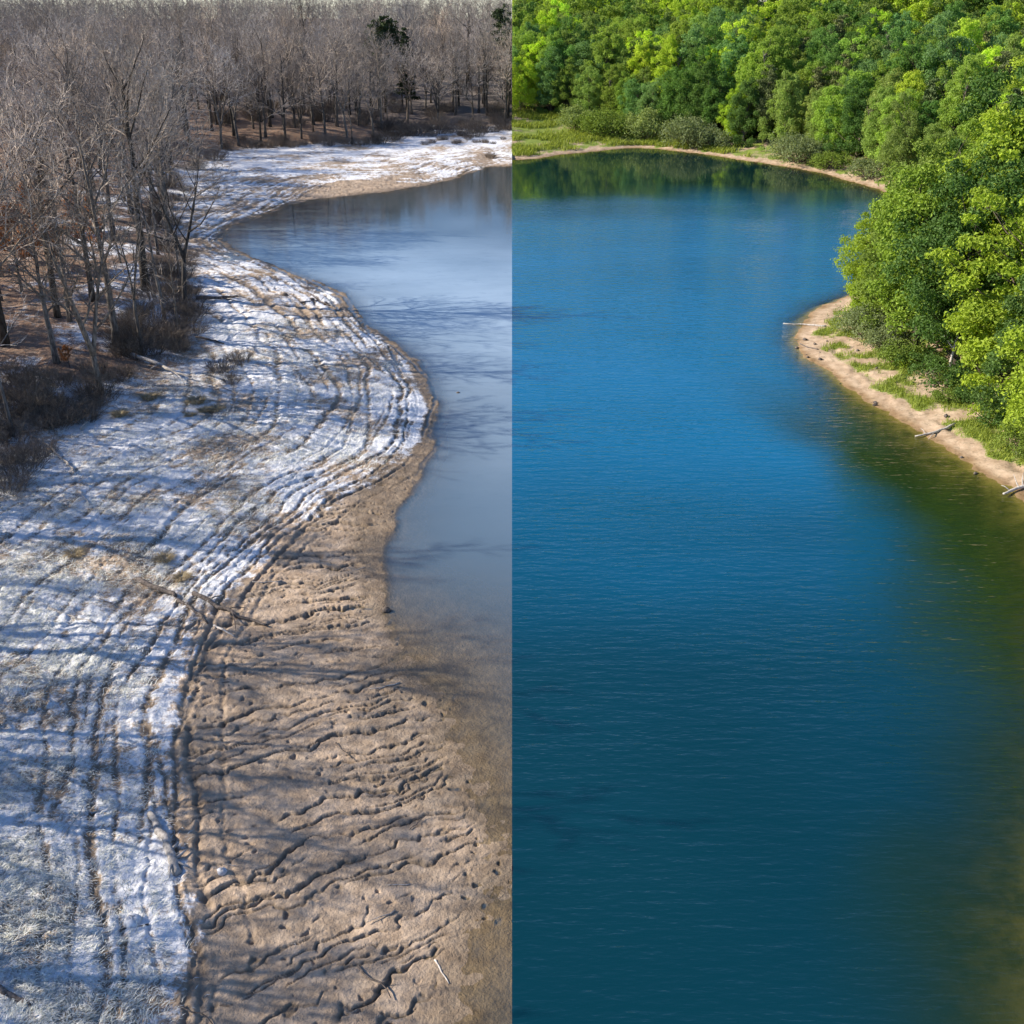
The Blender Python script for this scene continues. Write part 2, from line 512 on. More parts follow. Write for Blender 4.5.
# ------------------------------------------------------------------ ground and water sheets
def fan(sign, rows, cols, outer, hf):
    ys = list(np.geomspace(15, 90, int(rows * .68), endpoint=False)) + list(np.geomspace(90, 430, rows - int(rows * .68)))
    ys = [-60, -30, -8, 4, 11] + ys + [500, 620, 800, 880]
    ys = np.array(ys)
    t = np.concatenate([np.linspace(0, 1, cols), 1 + np.geomspace(.02, 3.2, outer)])
    Y, T = np.meshgrid(ys, t, indexing='ij')
    X = sign * T * (np.clip(Y, 15, 430) * .52 + 7)
    n, k = X.shape
    i, j = np.meshgrid(np.arange(n - 1), np.arange(k - 1), indexing='ij')
    a = i * k + j
    f = np.stack([a, a + 1, a + k + 1, a + k], -1).reshape(-1, 4)
    if sign < 0:
        f = f[:, ::-1]
    return X.ravel(), Y.ravel(), f


X, Y, Fc = fan(-1, 1350, 640, 40, h_winter)
Z, d, s, w, rut, D, crev = h_winter(X, Y, True)
patch = fbm(X * .16, Y * .16, 201, 4)
frost = sm(-.35, .8, s + .7 * sm(44, 62, Y) + .55 * fbm(X * .9, Y * .9, 203, 3)) * (.60 + .42 * patch + .22 * fbm(X * 1.3, Y * 1.3, 215, 3)) - .62 * rut
frost = frost + .25 * sm(.5, 0, np.abs(s + .9 + .3 * pn(X, Y, 205))) * sm(-.1, .4, pn(X * .5, Y * .5, 206)) * .8
frost = np.clip(frost, 0, 1) * sm(.2, 1.2, d)
far = sm(160, 215, Y)
inw = sm(-2.5, 3, w + 1.2 * fbm(X * .25, Y * .25, 208, 3))
frost = frost * (1 - inw) + inw * np.clip(.32 + .7 * pn(X * .2, Y * .2, 209) + .3 * pn(X * .8, Y * .8, 210), 0, .75) * sm(26, 4, w) * (1 - .75 * far)
litter = inw
wet = np.clip(1.25 * sm(1.4, -.1, d - 2.4 * sm(44, 60, Y) * sm(150, 120, Y) + .5 * pn(X * .7, Y * .7, 212)) + .55 * sm(.15, .5, rut) + .9 * sm(.15, .6, crev) + .6 * sm(.05, .5, pn(X * .13, Y * .2, 217)) * sm(5, 1, d), 0, 1)
stub = sm(1.5, 7, s) * (1 - inw) * .8 + .15
me = mesh_np('snowy_ground', np.stack([X, Y, Z], 1), [Fc], M_WG, {'frost': frost, 'litter': litter, 'distant': sm(215, 260, Y), 'wet': wet, 'stubble': stub}, True)
tag(link('snowy_ground', me), 'frosted winter shore of snow, ruts and bare mud with leaf-littered woodland floor', kind='structure')

X, Y, Fc = fan(1, 620, 330, 40, h_summer)
Z, d, d0, w, D = h_summer(X, Y, True)
bed = sm(.15, -.7, d)
wet = sm(1.0, .1, d)
inw = sm(1.5, 7, w + 1.2 * fbm(X * .3, Y * .3, 220, 3))
g = sm(1.0, 2.6, d + .8 * fbm(X * .35, Y * .35, 222, 3)) * (.52 + .6 * fbm(X * .4, Y * .4, 224, 4))
g = np.where(Y > 150, np.maximum(g, sm(2.5, 5, d) * (.62 + .5 * fbm(X * .1, Y * .1, 226, 4)) * sm(75, 30, X)), g) * sm(.4, 1.2, d)
me = mesh_np('summer_ground', np.stack([X, Y, Z], 1), [Fc], M_SG, {'bed': bed, 'wet': wet, 'grass': np.clip(g, 0, 1), 'litter': inw * .95}, True)
tag(link('summer_ground', me), 'summer lake bank of pale sand and green grass rising to a wooded hill', kind='structure')

for sign, hf, mt, nm, lb in ((-1, h_winter, M_WW, 'pond_water', 'low grey-blue winter water beside the frosted mud'), (1, h_summer, M_SW, 'lake_water', 'full deep blue rippled summer lake')):
    X, Y, Fc = fan(sign, 300, 170, 30, hf)
    if sign < 0:
        d = sdf(SHORE_W, SHORE_W_C, X, Y)
        calm = np.ones_like(X)
    else:
        d = sdf(SHORE_S, SHORE_S_C, X, Y)
        calm = sm(134, 170, Y + 9 * fbm(X * .03, Y * .05, 231, 3))  # still water; the far trees' dark reflection is also painted in here
    dep = np.clip(-hf(X, Y), 0, 9)
    keep = (d[Fc].min(1) < 2.5)
    ice_sky = sm(44, 100, Y + 6 * fbm(X * .06, Y * .06, 233, 3)) * sm(148, 98, Y + 9 * fbm(X * .06, Y * .06, 234, 3)) * sm(-.2, 1.5, -d)  # thin ice, with the sky's reflection painted into its paleness
    blue = sm(29, 78, Y + 5 * fbm(X * .04, Y * .06, 235, 3)) * sm(.5, 6, -d + 4 * sm(70, 88, Y) + 1.5 * sm(50, 34, Y))  # sky reflection painted as a bluer body colour out on the lake
    shoal_reflect = sm(88, 66, Y + .2 * X) * sm(11.5, 5., -d + 3.2 * sm(50, 34, Y) + 1.3 * fbm(X * .12, Y * .12, 237, 3))  # greenish shelf water with the bank trees' reflection painted in
    me = mesh_np(nm, np.stack([X, Y, 0 * X], 1), [Fc[keep]], mt, {'depth': dep, 'calm': calm, 'ice_sky': ice_sky, 'far_reflect': sm(105, 150, Y), 'blue': blue, 'shoal_reflect': shoal_reflect}, True)  # far pond darkened in colour as a painted tree reflection
    tag(link(nm, me), lb, kind='structure')


# ------------------------------------------------------------------ plants: prototypes as arrays
def rot_to(d, ang, az):
    """a direction at angle ang from d, turned az about it"""
    d = d / np.linalg.norm(d)
    ref = np.array([0, 0, 1.]) if abs(d[2]) < .9 else np.array([1., 0, 0])
    a = np.cross(d, ref); a /= np.linalg.norm(a)
    b = np.cross(d, a)
    return d * math.cos(ang) + (a * math.cos(az) + b * math.sin(az)) * math.sin(ang)


def bare_tree(seed, H, r0, fork=0, low=.3, spread=1.0, dens=1.0, twig=.017):
    rg = random.Random(seed)
    nr = np.random.RandomState(seed)
    tr, cr = MB(), MB()

    def path(p, d, L, n, wob, up):
        P = [np.array(p, float)]
        d = np.array(d, float)
        for _ in range(n):
            d = d + nr.normal(0, wob, 3) + np.array([0, 0, up])
            d /= np.linalg.norm(d)
            P.append(P[-1] + d * L / n)
        return np.array(P)

    def twigs(P, L):
        for _ in range(max(2, int(4 * dens))):
            t = rg.uniform(.15, 1)
            i = min(int(t * (len(P) - 1)), len(P) - 2)
            q = P[i] + (P[i + 1] - P[i]) * (t * (len(P) - 1) - i)
            d = rot_to(P[i + 1] - P[i], rg.uniform(.4, .9), rg.uniform(0, 2 * PI)) + np.array([0, 0, .25])
            d /= np.linalg.norm(d)
            l = L * rg.uniform(.4, .8)
            e = q + d * l + nr.normal(0, .06, 3) * l
            m = (q + e) / 2 + nr.normal(0, .07, 3) * l
            a = np.cross(d, nr.normal(0, 1, 3)); a /= np.linalg.norm(a) + 1e-9
            b = np.cross(d, a)
            w_ = twig * .62
            for ax in (a, b):
                cr.add([q + ax * w_, q - ax * w_, m - ax * w_ * .8, m + ax * w_ * .8, e], [(0, 1, 2, 3)], [(3, 2, 4)])

    def grow(p, d, L, r, lv):
        n = (0, 7, 5, 3)[lv]
        P = path(p, d, L, n, (.0, .10, .14, .16)[lv], (.0, .035, .03, .02)[lv])
        rad = np.linspace(r, max(r * .28, twig * .6), len(P))
        (tr if lv == 1 else cr).tube(P, rad, (0, 6, 4, 3)[lv], lv == 1)
        if lv == 3:
            twigs(P, L)
            return
        nch = int((0, 7.4, 5.4)[lv] * dens * rg.uniform(.8, 1.2))
        for c in range(nch):
            t = (.22 + .78 * (c + rg.random()) / nch)
            i = min(int(t * n), n - 1)
            q = P[i] + (P[i + 1] - P[i]) * min(1, t * n - i)
            dd = rot_to(P[i + 1] - P[i], rg.uniform(.45, .95) * (1 if t < .9 else .5), c * 2.4 + rg.uniform(-.6, .6))
            grow(q, dd, L * rg.uniform(.38, .58) * (1.15 - .45 * t), max(twig, rad[i] * rg.uniform(.45, .68)), lv + 1)

    def stem(p, d, L, r, lo, nl):
        n = 9
        P = path(p, d, L, n, .035, .03)
        rad = 1.25 * r * (1 - .80 * (np.arange(n + 1) / n) ** 1.1)
        rad[0] *= 1.35
        tr.tube(P, rad, 8)
        for c in range(nl):
            t = lo + (.99 - lo) * (c + .6 * rg.random()) / nl
            i = min(int(t * n), n - 1)
            q = P[i] + (P[i + 1] - P[i]) * (t * n - i)
            a = rg.uniform(.65, 1.1) * (1.15 - .5 * t) * spread
            dd = rot_to(P[i + 1] - P[i], a, c * 2.4 + rg.uniform(-.5, .5))
            grow(q, dd, H * rg.uniform(.28, .42) * (1.2 - .55 * t) * (.75 + .25 * spread), max(rad[i] * rg.uniform(.45, .68), .04), 1)

    if not fork:
        stem((0, 0, -.3), (0, 0, 1), H * .86, r0, low, int(12 * dens))
    else:
        hh = H * low * .8
        P = path((0, 0, -.3), (0, 0, 1), hh, 4, .03, .03)
        tr.tube(P, np.linspace(r0 * 1.3, r0 * .95, 5), 9)
        for c in range(fork):
            dd = rot_to(np.array([0, 0, 1.]), rg.uniform(.2, .42), c * 2 * PI / fork + rg.uniform(-.4, .4))
            stem(P[-1] - dd * .15, dd, (H - hh) * rg.uniform(.78, .95), r0 * .68, .18, int(9 * dens))
    return {'trunk': (tr.arrays(), M_BARK, True), 'crown': (cr.arrays(), M_TWIG, False)}


def leaf_cards(nr, Pp, Nn, size, tint, asp=.62):
    """diamond leaves at points Pp facing Nn"""
    n = len(Pp)
    Nn = Nn / (np.linalg.norm(Nn, axis=1)[:, None] + 1e-9)
    r = nr.normal(0, 1, (n, 3))
    a = np.cross(Nn, r); a /= np.linalg.norm(a, axis=1)[:, None] + 1e-9
    b = np.cross(Nn, a)
    L = size * nr.uniform(.5, 1.5, n)[:, None]
    bend = Nn * L * .18
    V = np.stack([Pp - a * L * .5 - bend, Pp - b * L * asp * .5 + bend * .3, Pp + a * L * .5 - bend, Pp + b * L * asp * .5 + bend * .3], 1).reshape(-1, 3)
    f = np.arange(4 * n).reshape(-1, 4)
    return V, f, np.repeat(tint, 4)


def lobed_crown(nr, rg, lobes, per, size, squash=.72, jit=.55, up=.45):
    mb = MB()
    for (c, r, tn) in lobes:
        n = int(per * (r / 1.2) ** 1.6) + 12
        dd = nr.normal(0, 1, (n, 3)) + np.array([0, 0, up])
        dd /= np.linalg.norm(dd, axis=1)[:, None]
        rr = r * np.where(nr.rand(n) < .12, nr.uniform(1.0, 1.5, n), nr.uniform(.45, 1.08, n) ** .6)
        wob = 1 + .3 * np.sin(dd[:, 0] * 5 + c[0] * 3) * np.cos(dd[:, 1] * 5 + c[1] * 2)
        P = np.asarray(c) + dd * (rr * wob)[:, None] * np.array([1, 1, squash])
        Nn = dd + nr.normal(0, jit, (n, 3)) + np.array([0, 0, .35])
        t = np.clip(.5 + tn + nr.normal(0, .16, n), 0, 1)
        V, f, tt = leaf_cards(nr, P, Nn, size, t)
        mb.add(V, f, t=tt)
    return mb


def leafy_tree(seed, H, Rr, base, nl, per, size, top=1.0, shape='round', lobe=(.26, .42), layered=False):
    rg, nr = random.Random(seed), np.random.RandomState(seed)
    cz, hr = (H + base) / 2, (H - base) / 2
    lobes = []
    ga = PI * (3 - 5 ** .5)
    ph0 = rg.uniform(0, 6)
    lump = [(rg.uniform(0, 2 * PI), rg.uniform(-.6, .9), rg.uniform(.10, .28)) for _ in range(5)]
    for i in range(nl):
        u = 1 - 1.9 * (i + .5) / nl                       # from the top down
        th = i * ga + ph0
        q = math.sqrt(max(0, 1 - u * u))
        if shape == 'tall': q = q ** .8 * (1.0 - .25 * max(u, 0))
        if shape == 'wide': q = q ** .6
        if rg.random() < .10: continue                    # holes one can look through
        k = rg.uniform(.62, 1.04) if rg.random() < .82 else rg.uniform(.3, .62)
        for (la, lu, lm) in lump:
            k *= 1 + lm * math.exp(-((math.cos(th - la) - 1) ** 2) * 3 - (u - lu) ** 2 * 3)
        r = Rr * rg.uniform(*lobe) * (1 - .15 * u)
        c = np.array([math.cos(th) * q * Rr * k, math.sin(th) * q * Rr * k, cz + u * hr * k * .97])
        if layered: c[2] = round(c[2] / 1.3) * 1.3 + rg.uniform(-.2, .2)
        lobes.append((c, r, rg.uniform(-.14, .14)))
    mb = lobed_crown(nr, rg, lobes, per, size, .5 if layered else .72)
    tr = MB()
    P = [np.array([0, 0, -.3])]
    dd = np.array([0, 0, 1.])
    for k in range(8):
        dd = dd + nr.normal(0, .05, 3); dd[2] = 1
        P.append(P[-1] + dd / np.linalg.norm(dd) * (H * .84) / 8)
    P = np.array(P)
    r0 = .017 * H
    tr.tube(P, r0 * (1.25 - 1.1 * np.arange(9) / 8), 7)
    for (c, r, tn) in lobes[::2]:
        hgt = max(base * .6, c[2] - .45 * math.hypot(c[0], c[1]) - .8)
        t = min(max(hgt / (H * .84) * 8, .5), 7.4)
        i = int(t)
        q = P[i] + (P[i + 1] - P[i]) * (t - i)
        m = (q + c) / 2 + np.array([0, 0, -.25]) + nr.normal(0, .15, 3)
        tr.tube([q, m, c], [r0 * .34, r0 * .16, .02], 4, False)
    return {'trunk': (tr.arrays(), M_SBARK, True), 'crown': (mb.arrays(), M_LEAF, False)}


def pine_tree(seed, H, Rr, base, per, size, conic=True):
    rg, nr = random.Random(seed), np.random.RandomState(seed)
    tr, mb = MB(), MB()
    tr.tube([(0, 0, -.3), (rg.uniform(-.1, .1), 0, H * .5), (0, rg.uniform(-.1, .1), H * .97)], [.016 * H, .011 * H, .02], 7)
    z = base
    lobes = []
    while z < H * .985:
        t = (z - base) / (H - base)
        rad = Rr * ((1 - t) ** .8 if conic else (1 - t ** 2.2) ** .5 * (.55 + .45 * min(1, t * 3))) + .25
        for k in range(5 if t < .85 else 3):
            a = rg.uniform(0, 2 * PI)
            l = rad * rg.uniform(.6, 1.1)
            e = np.array([math.cos(a) * l, math.sin(a) * l, z + .12 * l + rg.uniform(-.15, .3)])
            tr.tube([(0, 0, z), e * .6 + np.array([0, 0, z * .4 - .05]), e], [.045, .03, .015], 3, False)
            for f in (.45, .75, 1.0):
                lobes.append((np.array([0, 0, z]) * (1 - f) + e * f + nr.normal(0, .12, 3), max(.35, rad * .27) * (1.25 - .3 * f), rg.uniform(-.15, .15)))
        z += H * .05 * rg.uniform(.8, 1.2)
    mb = lobed_crown(nr, rg, lobes, per, size, .55, .8, .3)
    return {'trunk': (tr.arrays(), M_SBARK, True), 'crown': (mb.arrays(), M_NEEDLE, False)}


def leafy_shrub(seed, Rr, H, nl, per, size):
    rg, nr = random.Random(seed), np.random.RandomState(seed)
    lobes = []
    for i in range(nl):
        a, q = rg.uniform(0, 2 * PI), rg.random() ** .5
        hh = H * (1 - .55 * q * q) * rg.uniform(.45, .95)
        lobes.append((np.array([math.cos(a) * q * Rr, math.sin(a) * q * Rr, hh * .8]), Rr * rg.uniform(.2, .36), rg.uniform(-.15, .15)))
    mb = lobed_crown(nr, rg, lobes, per, size, .95, .8, .6)
    st = MB()
    for (c, r, t) in lobes:
        st.tube([(c[0] * .12, c[1] * .12, -.2), c * .55 + nr.normal(0, .06, 3), c], [.045, .03, .012], 4, False)
    return {'stems': (st.arrays(), M_SBARK, True), 'foliage': (mb.arrays(), M_LEAF, False)}


def bare_shrub(seed, Rr, H, n, twig=.012):
    rg, nr = random.Random(seed), np.random.RandomState(seed)
    st, tw = MB(), MB()
    for i in range(n):
        a, q = rg.uniform(0, 2 * PI), rg.random() ** .6
        b = np.array([math.cos(a) * q * Rr * .55, math.sin(a) * q * Rr * .55, -.1])
        e = np.array([math.cos(a) * q * Rr * rg.uniform(.8, 1.3), math.sin(a) * q * Rr * rg.uniform(.8, 1.3), H * rg.uniform(.5, 1) * (1 - .3 * q)])
        m = (b + e) / 2 + nr.normal(0, .12, 3) * H + np.array([0, 0, .1 * H])
        st.tube([b, m, e], [twig * 1.5, twig * 1.1, twig * .5], 3, False)
        for k in range(9):
            t = rg.uniform(.2, 1)
            p = (1 - t) ** 2 * b + 2 * t * (1 - t) * m + t * t * e
            d = rot_to(e - b, rg.uniform(.3, 1.2), rg.uniform(0, 6.3))
            l = H * rg.uniform(.15, .38)
            ax = np.cross(d, nr.normal(0, 1, 3)); ax /= np.linalg.norm(ax) + 1e-9
            f = p + d * l
            g = (p + f) / 2 + nr.normal(0, .08, 3) * l
            w_ = twig * .6
            tw.add([p + ax * w_, p - ax * w_, g - ax * w_, g + ax * w_, f], [(0, 1, 2, 3)], [(3, 2, 4)])
            a2 = np.cross(d, ax)
            tw.add([p + a2 * w_, p - a2 * w_, g - a2 * w_, g + a2 * w_, f], [(0, 1, 2, 3)], [(3, 2, 4)])
    return {'stems': (st.arrays(), M_BRUSH, True), 'twigs': (tw.arrays(), M_BRUSH, False)}


_mesh = {}


def plant(name, proto, key, loc, rz, sc, label, cat, group=None, color=None, tilt=(0, 0), clip=None):
    """one plant: an Empty at its foot that parents its parts (copies share meshes)"""
    root = bpy.data.objects.new(name, None)
    C.objects.link(root)
    root.empty_display_size = .5
    root.location = loc
    root.rotation_euler = (tilt[0], tilt[1], rz)
    root.scale = sc if isinstance(sc, tuple) else (sc, sc, sc)
    tag(root, label, cat, group)
    Mx = Matrix.LocRotScale(Vector(root.location), Euler(root.rotation_euler), Vector(root.scale))
    for pn_, ((V, fs, t), m, smooth) in proto.items():
        me = None
        if clip:
            A = np.array(Mx)
            xw = V @ A[0, :3] + A[0, 3]
            if (xw * clip).min() < 0:                     # the seam of the two seasons: keep only this season's side
                ok = xw * clip > 0.01
                ff = [f[ok[f].all(1)] for f in fs]
                if not any(len(f) for f in ff):
                    continue
                me = mesh_np(pn_, V, ff, m, {'tint': t}, smooth)
        if me is None:
            if (key, pn_) not in _mesh:
                _mesh[(key, pn_)] = mesh_np(pn_, V, fs, m, {'tint': t}, smooth)
            me = _mesh[(key, pn_)]
        o = link(pn_, me, root)
        if color: o.color = (*color, 1)
    return root


class Places(list):
    """points with a quick test for a neighbour nearer than r (r up to 9 m)"""
    def __init__(s, pts=()):
        s.g = {}
        for p in pts: s.append(p)
    def append(s, p):
        list.append(s, p)
        s.g.setdefault((int(p[0] // 9), int(p[1] // 9)), []).append(p)
    def near(s, x, y, r):
        i, j = int(x // 9), int(y // 9)
        return any((x - a) ** 2 + (y - b) ** 2 < r * r for di in (-1, 0, 1) for dj in (-1, 0, 1) for a, b in s.g.get((i + di, j + dj), ()))


rnd = random.Random(2024)
BARE = [bare_tree(1, 17, .24, 0, .38, .9), bare_tree(2, 16, .22, 2, .42, 1.0, .95), bare_tree(3, 18, .26, 0, .45, .75, 1.05),
        bare_tree(4, 15, .20, 3, .3, 1.05, .9), bare_tree(5, 17, .2, 0, .3, 1.1, .95), bare_tree(6, 14, .15, 0, .5, .8, .85)]
THIN = [bare_tree(11, 11, .10, 0, .35, .9, .62, .013), bare_tree(12, 10, .09, 2, .5, .9, .55, .013), bare_tree(13, 12, .11, 0, .5, .8, .6, .013)]


def in_view(x, y, z, m=60):
    u, v = to_px(x, y, z)
    return -m < u < 1024 + m and -m < v < 1024 + m


# ---- winter trees one can point to
placed_w = Places()
HERO = [
    (58, 318, 1, 1.05, .3, 'dark forked tree with a thick trunk at the left of the near bank trees'),
    (93, 302, 4, 1.10, 1.1, 'dark tall bare tree standing among rust brown leaves on the near left bank'),
    (117, 346, 0, 1.02, 2.0, 'pale straight-trunked bare tree at the front corner of the near bank'),
    (142, 352, 11, 1.15, .5, 'leaning thin bare tree beside the brown thicket at the bank corner'),
    (165, 322, 12, 1.2, 2.6, 'slender pale twin-stemmed tree leaning over the frosted shore'),
    (5, 345, 2, .95, .9, 'dark bare tree rising at the far left edge above the shaded brush'),
    (12, 436, 10, 1.05, .2, 'thin dark sapling at the left edge beside the fallen white branch'),
    (70, 322, 5, 1.0, 3.0, 'slim dark tree close behind the forked tree on the near bank'),
    (266, 143, 2, .92, 1.0, 'tall tree with a pale blue-grey trunk on the snowy bank behind the cove'),
    (302, 142, 3, .86, .4, 'low forked dark tree on the brown slope behind the far snow'),
    (352, 144, 10, 1.15, .4, 'thin whitish sapling leaning at the snow edge on the far bank'),
    (408, 127, 1, .95, 1.8, 'dark trunked bare tree standing behind the small grey dock'),
    (438, 127, 3, .90, 4.0, 'dark V-forked bare tree right of the small grey dock'),
    (505, 126, 0, .85, .7, 'light trunked spreading bare tree at the far right end of the winter wood'),
]
for (px, py, pi, sc, rz, lb) in HERO:
    x, y, z = spot(px, py)
    pr, key = (THIN[pi - 10], ('thin', pi - 10)) if pi >= 10 else (BARE[pi], ('bare', pi))
    plant('bare_tree', pr, key, (x, y, z), rz, sc, lb, 'tree', 'bare winter trees', clip=-1)
    placed_w.append((x, y))

# ---- the rest of the leafless wood
cand = []
for _ in range(60000):
    y = rnd.uniform(42, 360)
    x = -rnd.uniform(0, y * .56 + 16)
    cand.append((x, y))
cx, cy = np.array([c[0] for c in cand]), np.array([c[1] for c in cand])
wd = sdf(WOOD_W, SHORE_W_C, cx, cy)
count = 0
rows_far = []
for i in range(len(cand)):
    if count >= 270: break
    x, y, wv = cx[i], cy[i], wd[i]
    if wv < .8: continue
    D_ = math.hypot(x, y)
    sp = (4.9 + .06 * min(wv, 60)) if D_ < 140 else (4.3 + .03 * min(wv, 60))
    if wv > 60 or (wv > 45 and D_ < 150): continue
    if not in_view(x, y, 12, 40): continue
    if placed_w.near(x, y, sp): continue
    placed_w.append((x, y))
    thin = rnd.random() < (.42 if wv < 6 else .16)
    pi = rnd.randrange(3) if thin else rnd.randrange(6)
    pr, key = (THIN[pi], ('thin', pi)) if thin else (BARE[pi], ('bare', pi))
    sc = rnd.choice([rnd.uniform(.72, .95), rnd.uniform(.95, 1.22)]) if D_ < 165 else rnd.uniform(.75, 1.12)
    if D_ >= 200:
        where = 'in the leafless wood behind the far snowy shore'
    elif D_ >= 135:
        where = 'in the leafless wood left of the far cove'
    else:
        where = 'in the thick leafless wood on the near left bank'
    kindw = ('slender bare sapling' if thin else ('single-trunked bare tree', 'twin-trunked bare tree', 'tall narrow bare tree', 'three-trunked bare tree', 'wide branching bare tree', 'small slim bare tree')[pi])
    plant('bare_sapling' if thin else 'bare_tree', pr, key, (x, y, hz(x, y) - .05), rnd.uniform(0, 6.28), (sc, sc, sc * rnd.uniform(.94, 1.08)), f'{kindw} {where}', 'tree', 'bare winter trees',
          tilt=(rnd.uniform(-.05, .05), rnd.uniform(-.05, .05)), clip=-1)
    count += 1
print('winter wood', count)

# ---- the far-off leafless wood that reads as one mass: one object
SMALL = [bare_tree(81, 15, .2, 0, .3, 1.1, .62, .034), bare_tree(82, 14, .18, 2, .4, 1.1, .62, .034), bare_tree(83, 16, .2, 0, .4, 1., .62, .034)]
vv, ff4, ff3, tt_, nn = [], [], [], [], 0
taken = Places(placed_w)
for _ in range(30000):
    y = rnd.uniform(245, 470)
    x = -rnd.uniform(2, y * .5 + 10)
    sp = 4.6 + .008 * y
    if taken.near(x, y, sp): continue
    if len(taken) - len(placed_w) >= 560: break
    taken.append((x, y))
    pr = SMALL[rnd.randrange(3)]
    a, sc = rnd.uniform(0, 6.28), rnd.uniform(.85, 1.12)
    z0 = hz(x, y)
    for part in ('trunk', 'crown'):
        (V, fs, t), _m, _s = pr[part]
        W = np.stack([(V[:, 0] * math.cos(a) - V[:, 1] * math.sin(a)) * sc + x, (V[:, 0] * math.sin(a) + V[:, 1] * math.cos(a)) * sc + y, V[:, 2] * sc + z0], 1)
        okv = W[:, 0] < -.01
        for f in fs:
            g_ = f[okv[f].all(1)] + nn
            (ff4 if f.shape[1] == 4 else ff3).append(g_)
        vv.append(W); nn += len(W)
print('woodland faces', sum(map(len, ff4)) + sum(map(len, ff3)))
me = mesh_np('bare_woodland', np.vstack(vv), [np.vstack(ff4), np.vstack(ff3)], M_TWIG)
tag(link('bare_woodland', me), 'far-off leafless woodland closing the winter skyline', 'woodland', kind='stuff')


# ---- trees of the near bank whose shadows cross the frosted shore
cast = []
for _ in range(6000):
    y = rnd.uniform(10, 100)
    x = -(np.clip(y, 26, 200) * .485 + 9.5) - 1.5 - rnd.uniform(0, 26) - 5.5 * max(0, min(1, (50 - y) / 12))
    if x > -33 and y < 52: continue
    if any((x - a) ** 2 + (y - b) ** 2 < 5.3 ** 2 for a, b in cast + placed_w): continue
    if len(cast) >= 44: break
    cast.append((x, y))
    pi, sc = rnd.choice([0, 1, 2, 3, 4, 2, 3]), rnd.uniform(1.0, 1.22)
    plant('bare_tree', BARE[pi], ('bare', pi), (x, y, hz(x, y) - .05), rnd.uniform(0, 6), sc, 'bare tree beyond the left picture edge whose shadow crosses the frosted shore', 'tree', 'bare trees beyond the left edge')

for (x, y, pi, sc) in ((-27, 24, 2, .8), (-29, 30, 0, .86), (-27.5, 35, 4, .8), (-30, 19, 3, .85), (-31, 41, 2, .9), (-26, 15, 0, .75)):
    plant('bare_tree', BARE[pi], ('bare', pi), (x, y, hz(x, y) - .05), rnd.uniform(0, 6), sc, 'shorter bare tree beyond the left picture edge whose shadow crosses the frosted shore', 'tree', 'bare trees beyond the left edge')

# ---- evergreens in the winter wood
CEDAR = pine_tree(31, 15, 1.9, 2.0, 60, .30)
CEDAR2 = pine_tree(32, 15, 3.0, 8.0, 70, .34, False)
for (px, D_, pr, k, sc, col, lb) in ((384, 262, CEDAR2, 'p2', 1.22, (.035, .055, .022), 'round-topped dark green pine rising above the bare wood'),
                                     (405, 258, CEDAR, 'p1', 1.12, (.022, .038, .02), 'narrow dark cedar standing right of the round-topped pine'),
                                     (506, 285, CEDAR2, 'p2', 1.25, (.03, .05, .02), 'dark pine top at the right end of the winter skyline'),
                                     (70, 215, CEDAR, 'p1', .9, (.03, .045, .03), 'dark cedar half hidden high in the left wood')):
    x = (px - 512) / F * (D_ * math.cos(PITCH) + 5)
    plant('cedar_tree' if pr is CEDAR else 'pine_tree', pr, k, (x, D_, hz(x, D_)), rnd.uniform(0, 6), sc, lb, 'tree', 'evergreens in the winter wood', color=col, clip=-1)


# ---- young oaks keeping their rust leaves
def rust_tree(seed):
    t = bare_tree(seed, 7, .09, 0, .2, 1.1, .6, .012)
    V, fs, _ = t['crown'][0]
    nr = np.random.RandomState(seed)
    P = V[nr.randint(0, len(V), 5200)] + nr.normal(0, .1, (5200, 3))
    mb = MB()
    a, b, c = leaf_cards(nr, P, nr.normal(0, 1, (5200, 3)), .19, nr.uniform(.1, 1, 5200))
    mb.add(a, b, t=c)
    t['leaves'] = (mb.arrays(), M_DRY, False)
    return t


RUST = rust_tree(41)
for (px, py, sc, lb) in ((22, 292, 1.0, 'young oak with rust brown leaves at the left edge of the near wood'), (48, 268, .8, 'smaller rust-leaved oak behind the forked bare tree'),
                         (95, 262, .75, 'thin rust-leaved oak deeper in the near wood'), (-5, 262, 1.0, 'rust-leaved oak cut by the left picture edge'), (70, 368, .25, 'tiny rust-leaved sprig in the shaded brush'),
                         (15, 232, .9, 'rust-leaved oak high on the left behind the edge oak')):
    x, y, z = spot(px, py)
    plant('rust_leaved_oak', RUST, 'rust', (x, y, z), rnd.uniform(0, 6), sc * (1.3 if sc > .5 else 1), lb, 'tree', 'rust-leaved young oaks', color=(.40, .17, .075))

